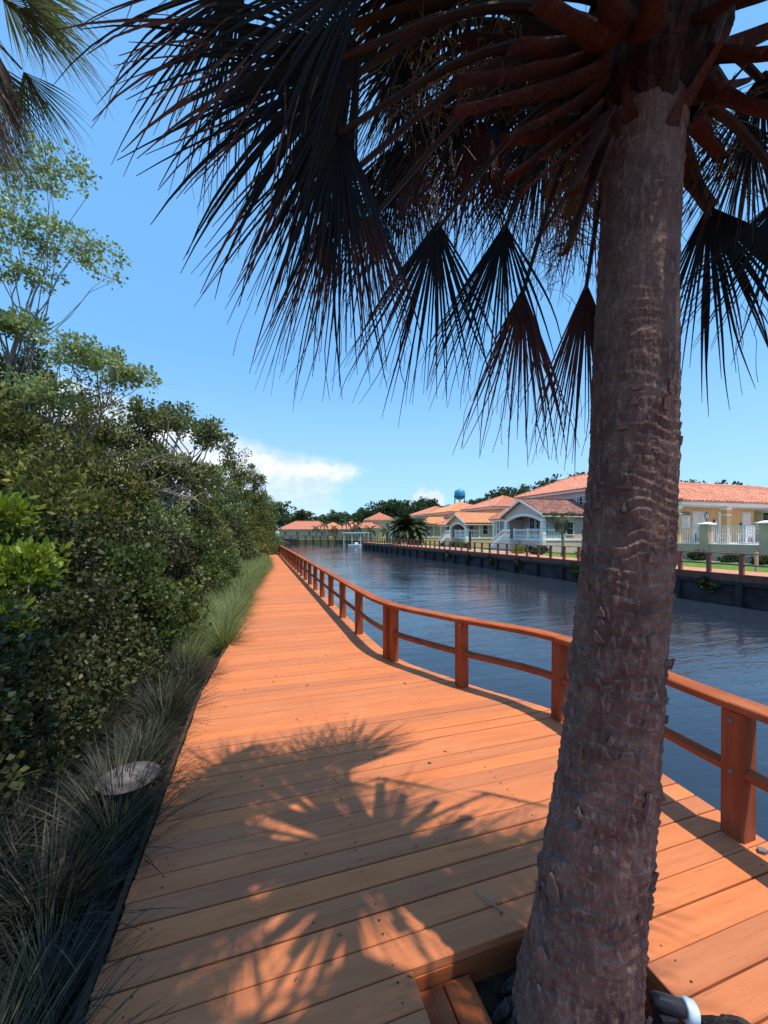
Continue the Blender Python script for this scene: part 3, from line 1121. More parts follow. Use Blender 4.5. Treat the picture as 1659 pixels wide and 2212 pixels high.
# loose bark flakes that stand off the trunk
for k in range(80):
    z = -.1 + 2.3 * rp.random() ** 1.25
    az = math.radians(rp.uniform(170, 370))
    cx, r = trunk_c(z)
    rad = Vector((math.cos(az), math.sin(az), 0))
    tn = Vector((-math.sin(az), math.cos(az), 0))
    c = Vector((cx, 1.30, z)) + rad * (r + .002)
    big = rp.random() < .22 and z < 1.0
    w = rp.uniform(.018, .034) if big else rp.uniform(.006, .016)
    hgt = rp.uniform(.05, .10) if big else rp.uniform(.015, .045)
    tilt = rp.uniform(.08, .3)
    upv = (Vector((0, 0, 1)) + rad * tilt + tn * rp.uniform(-.3, .3)).normalized()
    k1, k2, k3 = rp.uniform(.3, .9), rp.uniform(.2, .8), rp.uniform(.7, 1.2)
    th = rad * .005
    front = [c - tn * w * 1.0, c + tn * w * .9, c + tn * w * k1 + upv * hgt * .6, c + tn * w * .3 + upv * hgt * k3 * .8, c - tn * w * .1 + upv * hgt,
             c - tn * w * k2 + upv * hgt * .7]
    mb = MB(PB)
    mb.add([p + th for p in front] + [p - th for p in front],
           [(0, 1, 2, 3, 4, 5), (11, 10, 9, 8, 7, 6)] + [(i, i + 6, (i + 1) % 6 + 6, (i + 1) % 6) for i in range(6)])
    mb.build('bark_flake', M['chip'], palm)
# roots and root boss under the boards
for k in range(18):
    az = 2 * math.pi * k / 18 + rp.uniform(-.1, .1)
    a = Vector((.62 + math.cos(az) * .17, 1.3 + math.sin(az) * .17, -.02))
    b = Vector((.62 + math.cos(az) * .27, 1.3 + math.sin(az) * .27, -.17))
    MB(PB).tube(arc(a, b, .02, 5), [.02, .022, .02, .016, .012], 6).build('root', M['rootm'], palm)

# second palm: its dry skirt hangs into the upper left corner
B2 = Vector((-3.84, 3.25, GROUND_Z))
PBS = PB
palm2 = tag(empty('palm_tree', B2), 'palm with a shaggy dry skirt hanging into the upper left corner', 'palm tree')
mb = MB(B2)
pts = [B2 + Vector((.02 * math.sin(i), .02 * math.cos(i * 1.7), 6.3 * i / 14)) for i in range(15)]
mb.tube(pts, [.17 - .003 * i + .008 * math.sin(i * 2.2) for i in range(15)], 18).build('trunk', M['bark'], palm2, smooth=True)
T2 = B2 + Vector((0, 0, 6.05))
for k in range(46):
    az = 2 * math.pi * rp.random() if k > 14 else math.radians(-60 + 9 * k)
    lvl = rp.random()
    H = T2 + Vector((math.cos(az) * (.20 + .18 * lvl), math.sin(az) * (.20 + .18 * lvl), -.35 + .75 * lvl))
    ax = Vector((math.cos(az) * .42, math.sin(az) * .42, -1)).normalized()
    me = frond_mesh(rp, H, ax, Vector((math.cos(az), math.sin(az), .3)), rp.uniform(.75, 1.15), rp.uniform(16, 30), 24, .5, B2, M['thatch'],
                    threads=8, ragged=.5)
    o = link_mesh('frond', me, None, palm2)
    o['label'] = 'dry hanging frond'
for k in range(26):
    az = 2 * math.pi * k / 26 + rp.uniform(-.1, .1)
    el = math.radians(rp.uniform(-5, 55))
    d = Vector((math.cos(az) * math.cos(el), math.sin(az) * math.cos(el), math.sin(el)))
    root = T2 + Vector((0, 0, .35))
    H = root + d * rp.uniform(.6, .8)
    ax = Vector((d.x, d.y, d.z - .6)).normalized()
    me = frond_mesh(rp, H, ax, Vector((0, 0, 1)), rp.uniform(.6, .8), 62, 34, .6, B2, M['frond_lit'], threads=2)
    o = link_mesh('frond', me, None, palm2)
    MB(B2).tube(arc(root, H, .05, 5), [.02, .018, .016, .013, .01], 5).build('petiole', M['petiole'], o)

# ------------------------------------------------------------------ trees, shrubs, grasses
def leaves(rng, C, A, size, aspect, jit, m, name='crown', fold=.25):
    """one small folded blade per row of C; A: preferred growth directions"""
    n = len(C)
    d = A + rng.normal(0, jit, (n, 3))
    d /= np.linalg.norm(d, axis=1)[:, None] + 1e-9
    r = rng.normal(0, 1, (n, 3))
    r[:, 2] *= .45
    sd = np.cross(d, r)
    sd /= np.linalg.norm(sd, axis=1)[:, None] + 1e-9
    nm = np.cross(sd, d)
    L = size * rng.uniform(.45, 1.65, n)[:, None]
    W = L * aspect * rng.uniform(.8, 1.2, n)[:, None]
    p0 = C
    p1 = C + d * L * .5 + sd * W + nm * W * fold
    p2 = C + d * L
    p3 = C + d * L * .5 - sd * W + nm * W * fold
    V = np.stack([p0, p1, p2, p3], 1).reshape(-1, 3)
    F = np.arange(n * 4).reshape(-1, 4)
    return V, F


def tree(name, label, cat, loc, blobs, clumps, per, leaf, aspect, ml, mbk, trunk_r, seed, group=None, cr=.3, flat=.7, limbs=12, jit=.9,
         up=.25, surf=.45, trunk_top=None, twigs=True, lean=(0, 0), parent_name=('trunk', 'crown'), tonejit=.25):
    rng = np.random.default_rng(seed)
    rg = random.Random(seed)
    root = tag(empty(name, loc), label, cat, group)
    bl = np.array(blobs, dtype=float)
    wv = bl[:, 3] * bl[:, 4] * bl[:, 5]
    wv = wv ** .8 / (wv ** .8).sum()
    ids = rng.choice(len(bl), clumps, p=wv)
    u = rng.normal(0, 1, (clumps, 3))
    u /= np.linalg.norm(u, axis=1)[:, None]
    rr = rng.random(clumps) ** surf
    cc = bl[ids, :3] + u * rr[:, None] * bl[ids, 3:]
    cc[:, 2] = np.maximum(cc[:, 2], .06)
    nl = rng.poisson(per, clumps)
    idx = np.repeat(np.arange(clumps), nl)
    crr = cr * rng.uniform(.6, 1.4, clumps)
    off = rng.normal(0, 1, (len(idx), 3))
    off /= np.linalg.norm(off, axis=1)[:, None] + 1e-9
    off *= (rng.random(len(idx)) ** .5)[:, None]
    off[:, 2] *= flat
    C = cc[idx] + off * crr[idx][:, None]
    C[:, 2] = np.maximum(C[:, 2], .02)
    A = off * 1.0 + u[idx] * .5 + np.array([0, 0, up])
    V, F = leaves(rng, C, A, leaf, aspect, jit, ml)
    ctone = rng.random(clumps)
    tone = np.clip(ctone[idx] * (1 - tonejit) + rng.random(len(idx)) * tonejit, 0, 1)
    # trunk and limbs
    top = trunk_top or float(np.mean(bl[:, 2]))
    mb = MB()
    cen = bl[:, :2].mean(0)
    tp = []
    for i in range(7):
        f = i / 6
        tp.append(Vector((cen[0] * f * .7 + lean[0] * f + rg.uniform(-.05, .05) * top * .2 * f, cen[1] * f * .7 + lean[1] * f + rg.uniform(-.05, .05) * top * .2 * f,
                          top * f)))
    tr = [trunk_r * (1 - .6 * i / 6) for i in range(7)]
    mb.tube(tp, tr, 8)
    nodes = []
    order = rng.permutation(clumps)[:limbs]
    for k in order:
        e = Vector(cc[k])
        a_i = rg.randrange(2, 7)
        a = tp[a_i]
        mid = a.lerp(e, .5) + Vector((rg.uniform(-.12, .12), rg.uniform(-.12, .12), rg.uniform(-.02, .14))) * (e - a).length
        pts = []
        for i in range(7):
            f = i / 6
            pts.append(a * (1 - f) ** 2 + mid * 2 * f * (1 - f) + e * f * f + Vector((rg.uniform(-1, 1), rg.uniform(-1, 1), rg.uniform(-1, 1))) * .02 * (e - a).length)
        r0 = tr[a_i] * rg.uniform(.35, .6)
        mb.tube(pts, [r0 * (1 - .82 * i / 6) + .0015 for i in range(7)], 6)
        nodes += pts[2:]
    if twigs and nodes:
        nd = np.array([tuple(p) for p in nodes])
        for k in range(clumps):
            dsq = ((nd - cc[k]) ** 2).sum(1)
            a = nodes[int(dsq.argmin())]
            e = Vector(cc[k])
            ln = (e - a).length
            if ln < .02:
                continue
            mid = a.lerp(e, .5) + Vector((rg.uniform(-.15, .15), rg.uniform(-.15, .15), rg.uniform(-.1, .15))) * ln
            w = max(trunk_r * .07, .0025)
            mb.tube([a, mid, e], [w, w * .7, w * .35], 4, cap=False)
            for _ in range(2):
                q = e + Vector((rg.gauss(0, 1), rg.gauss(0, 1), rg.gauss(0, .7))) * crr[k] * .6
                mb.tube([mid.lerp(e, .6), q], [w * .5, w * .25], 3, cap=False)
    mb.build(parent_name[0], mbk, root)
    link_mesh(parent_name[1], np_mesh(parent_name[1], V, F, ml, False, tone), None, root)
    return root


def G(x, d, t=None):
    return Vector(((x - 829) / 850 * d, d, GROUND_Z))


LT = 'trees behind the hedge left of the boardwalk'
# airy pale tree, upper left
b = Vector((-8.3, 7.6, GROUND_Z))


def rel(px, py, d):
    return tuple(at(px, py, d) - b)


def blob(px, py, d, rx, ry, rz):
    return (*rel(px, py, d), rx, ry, rz)


tree('pale_tree', 'airy tree with pale green small leaves in front of the sky, left edge', 'tree', b,
     [blob(110, 370, 7.8, .85, .8, .50), blob(60, 500, 7.6, 1.05, .9, .42), blob(190, 545, 7.7, .75, .7, .28), blob(-100, 460, 8, 1.1, 1.1, 1.0),
      blob(40, 590, 7.6, .7, .7, .22), blob(-60, 330, 8.0, .9, .9, .7)], 340, 28, .062, .36, M['lf_pale'], M['twig'], .055, 21, LT, cr=.19, flat=.6, limbs=24, jit=.9, trunk_top=6.0, surf=.6, lean=(.5, 0))
b = Vector((-7.6, 8.6, GROUND_Z))
tree('pale_tree', 'pale leaved tree with long branches reaching right above the dark cedars', 'tree', b,
     [blob(30, 705, 7.6, .7, .6, .25), blob(180, 765, 7.8, .7, .6, .30), blob(275, 810, 8.0, .5, .5, .26), blob(100, 850, 7.4, .6, .6, .32)],
     230, 24, .062, .36, M['lf_pale'], M['twig'], .05, 22, LT, cr=.18, flat=.6, limbs=24, trunk_top=4.3, surf=.6)
# dark cedars behind the hedge
for i, (px, py, d, w, seed, lab) in enumerate((
        (60, 735, 8.6, 1.15, 31, 'dark cedar under the pale tree at the left edge'),
        (185, 800, 9.6, 1.05, 32, 'dark cedar with a ragged top between pale tree and oak'),
        (20, 880, 6.4, 1.15, 33, 'bushy olive-green cedar in front of the left edge trees'),
        (200, 960, 8.0, 1.25, 34, 'olive cedar below the leaning grey oak limb'),
        (330, 930, 11.5, 1.2, 35, 'dark cedar behind the leaning oak crown'),
        (430, 1020, 14.5, 1.3, 36, 'dense cedar between the oak and the tall dark cedar'),
        (120, 1010, 5.6, .95, 37, 'low olive cedar shrub above the hedge near the bright shrub'))):
    top = at(px, py, d)
    b = Vector((top.x, top.y, GROUND_Z))
    hgt = top.z - GROUND_Z
    bl = [(0, 0, hgt * (.2 + .15 * k), w * (1.0 - .13 * k), w * (1.0 - .13 * k), hgt * .17) for k in range(6)]
    bl += [(rp.uniform(-.5, .5) * w, rp.uniform(-.5, .5) * w, hgt * rp.uniform(.35, .8), w * .5, w * .5, hgt * .10) for k in range(5)]
    tree('cedar_tree', lab, 'tree', b, bl, 230, 95, .085, .20, M['lf_cedar'], M['dtwig'], .10, seed, LT, cr=.26, flat=.9, limbs=30, up=.5, jit=.7,
         trunk_top=hgt * .9, surf=.42)
# leaning oak with grey limbs
b = Vector((-8.0, 10.4, GROUND_Z))
tree('oak_tree', 'broad oak with bare grey limbs leaning towards the boardwalk', 'tree', b,
     [blob(300, 905, 11, .85, .8, .5), blob(390, 915, 11, .85, .8, .45), blob(455, 945, 11.3, .55, .6, .42), blob(340, 1000, 10.5, .9, .8, .42),
      blob(430, 1030, 11, .7, .7, .4), blob(250, 960, 10.5, .8, .8, .45)],
     380, 36, .075, .34, M['lf_oak'], M['twig'], .12, 41, LT, cr=.22, flat=.6, limbs=46, trunk_top=3.4, surf=.5, lean=(1.4, .1))
# bare grey branches in front of the oak
b = Vector((-6.2, 8.4, GROUND_Z))
rb = random.Random(77)
mb = MB()
for a0, e0 in (((200, 1085, 8.4), (330, 1040, 8.2)), ((230, 1060, 8.4), (420, 1075, 8.4)), ((250, 1050, 8.5), (360, 980, 8.6)),
               ((150, 1090, 7.8), (60, 960, 7.4)), ((160, 1080, 8.0), (230, 985, 8.0)), ((170, 1100, 7.4), (120, 1140, 6.8))):
    A0, E0 = at(*a0) - b, at(*e0) - b
    pts = arc(A0, E0, .12, 8)
    mb.tube(pts, [.030 - .003 * i for i in range(8)], 6)
    for k in range(26):
        p = pts[rb.randrange(2, 8)]
        q = (E0 - A0).normalized() + Vector((rb.gauss(0, .6), rb.gauss(0, .6), rb.gauss(-.1, .5)))
        tw = [p]
        for j in range(4):
            q = (q + Vector((rb.gauss(0, .4), rb.gauss(0, .4), rb.gauss(-.08, .3)))).normalized()
            tw.append(tw[-1] + q * rb.uniform(.06, .16))
        mb.tube(tw, [.008, .006, .005, .0035, .002], 4, cap=False)
mb.tube([Vector((-.5, .1, 0)), Vector((-.35, .05, .9)), at(190, 1095, 8.4) - b], [.06, .05, .035], 7)
mb.tube([at(190, 1095, 8.4) - b, at(150, 1090, 7.8) - b, at(170, 1100, 7.4) - b], [.035, .03, .025], 6)
tag(mb.build('bare_tree', M['twig'], None, loc=b), 'leafless grey branching tree showing through the hedge below the oak', 'tree', LT)
# tall dark cedar and bushes farther along
for px, py, d, w, seed, lab, ml in (
        (528, 972, 19.5, 1.25, 51, 'tall dense dark green cedar overhanging the far boardwalk', 'lf_cedar'),
        (495, 1005, 17.5, 1.2, 52, 'dark green cedar just left of the tallest roadside cedar', 'lf_oak'),
        (560, 1010, 24.0, 1.2, 53, 'narrow dark cedar beyond the tallest one', 'lf_cedar'),
        (583, 1075, 30.0, 1.3, 54, 'light green tree at the end of the left tree row', 'lf_oak')):
    top = at(px, py, d)
    b = Vector((top.x - (.3 if px > 550 else .5), top.y, GROUND_Z))
    hgt = top.z - GROUND_Z
    bl = [(0, 0, hgt * (.14 + .15 * k), w * (1.12 - .12 * k), w * (1.12 - .12 * k), hgt * .16) for k in range(6)]
    tree('cedar_tree', lab, 'tree', b, bl, 210, 90, .10, .24, M[ml], M['dtwig'], .12, seed, LT, cr=.32, flat=.9, limbs=24, up=.5, jit=.7,
         trunk_top=hgt * .9, surf=.42)

# unseen oak, added behind the viewer only to shade the planting bed
b = Vector((-4.4, -2.6, GROUND_Z))
tree('oak_tree', 'added unseen oak behind the viewer, put in to shade the planting bed', 'tree', b,
     [(4.5, 2.4, 8.0, .7, .6, .5), (4.0, 3.2, 8.0, .65, .6, .5), (3.5, 4.0, 8.0, .6, .5, .45), (3.0, 1.7, 7.8, 1.2, 1.1, .7),
      (2.0, 2.9, 7.6, 1.2, 1.2, .7), (1.4, 4.1, 7.4, 1.1, 1.1, .6), (1.0, 1.5, 7.2, 1.5, 1.5, .8), (3.4, .4, 7.6, 1.3, 1.3, .7)],
     380, 90, .09, .4, M['lf_oak'], M['twig'], .2, 43, LT, cr=.32, flat=.6, limbs=34, trunk_top=6.2, lean=(1.0, 1.2))

# hedge along the planting bed
HG = 'shrubs in the hedge left of the boardwalk'
hr = random.Random(8)
hs = [(2.6, -1.75, 1.0), (3.3, -1.8, 1.15), (4.1, -2.5, 1.5), (4.4, -1.6, 1.3), (5.1, -2.2, 1.9), (5.7, -1.6, 1.55), (6.6, -2.1, 2.1), (7.6, -1.6, 1.75),
      (8.8, -2.1, 2.4), (10.2, -1.55, 2.0), (11.8, -1.9, 2.5), (13.4, -1.5, 2.2), (15.2, -1.6, 2.6), (17.4, -1.3, 2.5), (19.6, -1.1, 2.6)]
for i, (s_, t_, hg) in enumerate(hs):
    w = .62 + .12 * hg
    bl = [(hr.uniform(-.25, .25) * w, hr.uniform(-.25, .25) * w, hg * f, w * k, w * k, hg * .24) for f, k in ((.22, .95), (.42, 1.0), (.62, .85), (.8, .6))]
    bl += [(hr.uniform(-.7, .7) * w, hr.uniform(-.7, .7) * w, hg * hr.uniform(.3, .85), w * .4, w * .4, hg * .14) for _ in range(4)]
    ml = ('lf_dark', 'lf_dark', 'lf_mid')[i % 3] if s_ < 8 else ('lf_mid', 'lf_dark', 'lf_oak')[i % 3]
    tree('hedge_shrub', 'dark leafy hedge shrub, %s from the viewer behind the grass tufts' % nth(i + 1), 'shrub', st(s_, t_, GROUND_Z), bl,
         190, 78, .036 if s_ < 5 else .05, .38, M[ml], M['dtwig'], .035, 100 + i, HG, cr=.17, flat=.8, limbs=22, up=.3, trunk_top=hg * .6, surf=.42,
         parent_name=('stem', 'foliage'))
# bright laurel at the left edge
for i, (px, py, d, hg, lab) in enumerate(((-10, 1130, 3.9, .62, 'bright yellow-green laurel shrub at the left edge, highest of three'),
                                          (50, 1240, 3.7, .58, 'bright yellow-green laurel shrub, middle one reaching into the dark hedge'),
                                          (5, 1360, 3.4, .5, 'bright yellow-green laurel shrub at the left edge, lowest of three'))):
    c = at(px, py, d)
    b = Vector((c.x, c.y, GROUND_Z))
    z = c.z - GROUND_Z
    tree('laurel_shrub', lab, 'shrub', b, [(0, 0, z, .24, .24, .2), (.12, -.05, z + .1, .14, .14, .12), (-.18, .05, z + .12, .2, .2, .16), (-.1, .1, z - .25, .2, .2, .25)],
         85, 34, .075, .22, M['lf_bright'], M['twig'], .02, 200 + i, 'bright laurels', cr=.13, flat=.8, limbs=18, up=.7, jit=.6, trunk_top=z, surf=.5,
         parent_name=('stem', 'foliage'))


# grass tufts on the bed edge
def tuft_mesh(seed, n, L, spread, gm='grass'):
    rng = random.Random(seed)
    vv, ff, tone = [], [], []
    for i in range(n):
        az = rng.uniform(0, 2 * math.pi)
        r = .05 * math.sqrt(rng.random())
        p = Vector((math.cos(az) * r, math.sin(az) * r, 0))
        az += rng.gauss(0, .5)
        lean_ = abs(rng.gauss(.15, .38)) * spread
        d = Vector((math.cos(az) * lean_, math.sin(az) * lean_, 1)).normalized()
        ln = L * rng.uniform(.5, 1.15)
        w = rng.uniform(.0015, .0042)
        sd = Vector((-math.sin(az), math.cos(az), 0))
        m = 7
        base = len(vv)
        bend = rng.uniform(.8, 1.9)
        sw = rng.gauss(0, .12)
        for j in range(m + 1):
            f = j / m
            ww = w * (1 - f ** 2.2) + .0003
            vv += [p - sd * ww, p + sd * ww]
            d = (d + Vector((math.cos(az) * .25, math.sin(az) * .25, -bend * .55 * f)) * (1.6 / m) + sd * sw / m).normalized()
            p = p + d * ln / m
            p.z = max(p.z, .01)
        tn = rng.random()
        for j in range(m):
            a = base + 2 * j
            ff.append((a, a + 1, a + 3, a + 2))
            tone.append(tn)
    return np_mesh('grass_tuft', np.array([tuple(v) for v in vv]), np.array(ff), M[gm], False, tone)


tufts = [tuft_mesh(300 + i, 460, .50, 1.75) for i in range(5)]
tuft_spots = []
lit_tufts = [tuft_mesh(320 + i, 560, .62, 1.3, 'grass_green_lit') for i in range(3)]
gr = random.Random(4)
s_ = .15
while s_ < 6.0:
    tuft_spots.append((s_, -.76 + gr.uniform(-.14, .05), gr.uniform(.8, 1.25)))
    if s_ > .4 and gr.random() < .9:
        tuft_spots.append((s_ + gr.uniform(-.1, .2), -1.22 + gr.uniform(-.18, .15), gr.uniform(.85, 1.3)))
    s_ += gr.uniform(.33, .43)
while s_ < 21:
    tuft_spots.append((s_, left_t(s_) - .14 + gr.uniform(-.06, .08), gr.uniform(.95, 1.3)))
    if gr.random() < .8:
        tuft_spots.append((s_ + .2, left_t(s_) - .65 + gr.uniform(-.1, .1), gr.uniform(1.0, 1.3)))
    s_ += gr.uniform(.38, .52)
for i, (a, b_, k) in enumerate(tuft_spots):
    o = link_mesh('grass_tuft', lit_tufts[i % 3] if a > 5.2 and gr.random() < .85 else tufts[i % 5], None, None, st(a, b_, GROUND_Z - .01))
    o.rotation_euler = (gr.uniform(-.08, .08), gr.uniform(-.08, .08), gr.uniform(0, 6.28))
    o.scale = (k, k, k * (gr.uniform(.70, .88) if a < 5.2 else gr.uniform(.9, 1.1)))
    row = 'back row' if b_ < (-1.2 if a < 6 else left_t(a) - .45) else 'edge row'
    tag(o, 'arching grey-green grass tuft beside the boardwalk, %s from the viewer, %s' % (nth(i + 1), row), 'grass tuft', 'grass tufts along the bed')
# mulch crumbs and fallen leaves on the bed
n = 9000
rng = np.random.default_rng(9)
sv, tv = rng.uniform(-.5, 14, n) ** 1.0, rng.uniform(-2.6, -.6, n)
C = np.stack([sv * UX + tv * NX, sv * UY + tv * NY, np.full(n, GROUND_Z + .004) + rng.random(n) * .012], 1)
A = rng.normal(0, 1, (n, 3))
A[:, 2] = rng.uniform(0, .3, n)
V, F = leaves(rng, C, A, .035, .22, .2, None)
tag(link_mesh('leaf_litter', np_mesh('leaf_litter', V, F, M['litter'], False, rng.random(n))), 'dry leaf litter and bark crumbs on the planting bed', 'leaf litter', kind='stuff')
n = 150
sv, tv = rng.uniform(1.2, 8, n), rng.uniform(-.5, 1.5, n)
C = np.stack([sv * UX + tv * NX, sv * UY + tv * NY, np.full(n, .0045)], 1)
A = rng.normal(0, 1, (n, 3))
A[:, 2] = .02
V, F = leaves(rng, C, A, .022, .25, .0, None, fold=.15)
V[:, 2] = np.maximum(V[:, 2], .0035)
tag(link_mesh('leaf_litter', np_mesh('leaf_litter', V, F, M['litter'], False, rng.random(n))), 'few small dry leaf scraps lying on the boards', 'leaf litter', kind='stuff')
mb = MB()
a, b_ = at(1068, 1925, 0) , None
tw0, tw1, tw2 = Vector((.40, 1.755, .006)), Vector((.455, 1.70, .012)), Vector((.50, 1.655, .006))
mb.tube([tw0, tw1, tw2], [.002, .004, .003], 5).tube([tw1, tw1 + Vector((.05, .015, .004))], [.003, .0015], 4)
tag(mb.build('twig', M['twig']), 'small broken twig on the boards left of the trunk', 'twig')

# round ground cover and stepping stone in the bed
c = Vector((-1.53, 2.36, 0))
cov = tag(empty('ground_light', (c.x, c.y, GROUND_Z)), 'round flat ground light on a low collar among the grass tufts', 'ground light')
MB().lathe([(.085, 0), (.085, .25), (.11, .265), (.16, .27), (.165, .28), (.14, .292), (.105, .291)], 28).build('collar', M['stone_d'], cov, smooth=False)
MB().lathe([(.102, .288), (.10, .296), (.06, .302), (.01, .304)], 28).build('lens', M['stone'], cov, smooth=True)
c = Vector((-1.40, 2.13, 0))
sl = MB()
pts = [(-.06, -.16), (.05, -.19), (.085, -.05), (.08, .12), (.02, .2), (-.07, .15), (-.095, 0)]
sl.prism(pts, 'z', 0, .10)
tag(sl.build('stone_block', M['stone_d'], None, loc=(c.x, c.y, GROUND_Z), rz=PHI), 'rough grey stone block against the deck edge among the grass', 'stone')

# spotlight and root lump at the foot of the palm
b = Vector((.93, 1.25, 0))
sp = tag(empty('spotlight', b), 'small spotlight with white and pale blue ring at the palm foot', 'spotlight')
ax = Vector((-.85, .12, .18)).normalized()
q = ax.to_track_quat('Z', 'Y')


def along(prof, n=20):
    mbx = MB().lathe(prof, n)
    mbx.v = [q @ (v * .8) + Vector((.03, 0, .085)) for v in mbx.v]
    return mbx


along([(.024, .0), (.030, .03), (.028, .10), (.022, .13)]).build('housing', M['lamp_body'], sp, smooth=True)
along([(.032, -.034), (.038, -.030), (.040, -.004), (.037, .008), (.030, .010)]).build('ring', M['lamp_plastic'], sp, smooth=True)
MB().box(-.06, -.01, -.025, .025, .0005, .08).build('bracket', M['lamp_body'], sp)
lb = Vector((1.085, 1.215, 0))
mb = MB()
rr_ = random.Random(3)
vv, ff = [], []
NN, KK = 9, 22
for i in range(NN):
    f = i / (NN - 1)
    for k in range(KK):
        an = 2 * math.pi * k / KK
        r = .082 * math.sin(math.pi * (.5 + .5 * f)) ** .55 * (1 + .16 * math.sin(an * 5 + 2) * (1 - f) + .09 * rr_.uniform(-1, 1))
        r = max(r, .004)
        vv.append((r * math.cos(an) * 1.25, r * math.sin(an) * .9, .002 + .085 * f + .008 * math.sin(an * 3)))
for i in range(NN - 1):
    for k in range(KK):
        l = (k + 1) % KK
        ff.append((i * KK + k, i * KK + l, (i + 1) * KK + l, (i + 1) * KK + k))
ff.append(tuple((NN - 1) * KK + k for k in range(KK)))
mb.v, mb.f = [Vector(v) for v in vv], ff
tag(mb.build('root_lump', M['rootm'], None, loc=lb), 'dark fibrous root lump on the boards right of the spotlight', 'root')
sh = st(1.42, 2.47, 0) + Vector((-.03, -.13, 0))
tag(MB().prism([(-.024, -.008), (-.004, -.02), (.024, -.009), (.02, .013), (-.007, .02)], 'z', .001, .018).build('pebble', M['stone'], None, loc=sh),
    'small pale stone lying at the foot of the nearest right railing post', 'stone')

# ------------------------------------------------------------------ houses on the far bank
def in_poly(px, py, poly):
    c = False
    n = len(poly)
    for i in range(n):
        x0, y0 = poly[i]
        x1, y1 = poly[(i + 1) % n]
        if (y0 > py) != (y1 > py) and px < (x1 - x0) * (py - y0) / (y1 - y0) + x0:
            c = not c
    return c


def tile_places(poly, tw, tl):
    """poly: 3-D corners, first two along the eave. yields frames of barrel tiles that cover it"""
    P = [Vector(p) for p in poly]
    ex = (P[1] - P[0]).normalized()
    nz = ex.cross(P[2] - P[0]).normalized()
    if nz.z < 0:
        nz = -nz
    ey = nz.cross(ex)
    if ey.z < 0:
        ey = -ey
    p2 = [((p - P[0]).dot(ex), (p - P[0]).dot(ey)) for p in P]
    xs, ys = [p[0] for p in p2], [p[1] for p in p2]
    out = []
    j = 0
    y = tl * .4
    while y < max(ys):
        x = min(xs) + tw * .5
        while x < max(xs):
            if in_poly(x, y, p2):
                out.append(P[0] + ex * x + ey * (y - tl * .5))
            x += tw
        y += tl
        j += 1
    return out, ex, ey, nz


ARC = [(-.5, 0), (-.40, .20), (-.2, .33), (0, .37), (.2, .33), (.40, .20), (.5, 0)]


def tile_mesh(tw, tl, m):
    mb = MB()
    vv = [(a * tw, 0, b_ * tw + .035) for a, b_ in ARC] + [(a * tw, tl * 1.06, b_ * tw + .012) for a, b_ in ARC]
    vv += [(-.5 * tw, 0, .0), (.5 * tw, 0, .0)]
    ff = [(i, i + 1, i + 8, i + 7) for i in range(6)] + [(14, 15, 6, 5, 4, 3, 2, 1, 0)]
    return mb.add(vv, ff).mesh('roof_tile', m, False)


def roof_plane(root, roof, poly, m, tw=.36, tl=.42, single=0, single_m=None):
    pl, ex, ey, nz = tile_places(poly, tw, tl)
    R = Matrix((ex, ey, nz)).transposed()
    if single:
        me = tile_mesh(tw, tl, single_m or m)
        for k, p in enumerate(pl[:single]):
            o = link_mesh('roof_tile', me, None, roof)
            o.location = p + nz * .004
            o.rotation_euler = R.to_euler()
        pl = pl[single:]
    if pl:
        vv, ff = [], []
        base = [Vector((a * tw, 0, b_ * tw + .035)) for a, b_ in ARC] + [Vector((a * tw, tl * 1.06, b_ * tw + .012)) for a, b_ in ARC]
        base += [Vector((-.5 * tw, 0, 0)), Vector((.5 * tw, 0, 0))]
        fb = [(i, i + 1, i + 8, i + 7) for i in range(6)] + [(14, 15, 6, 5, 4, 3, 2, 1, 0)]
        for p in pl:
            k = len(vv)
            jz = nz * random.uniform(0, .012)
            vv += [p + R @ q_ + jz for q_ in base]
            ff += [tuple(i + k for i in f) for f in fb]
        mb = MB()
        mb.v, mb.f = vv, ff
        tag(mb.build('tile_rows', m, roof), kind='stuff')


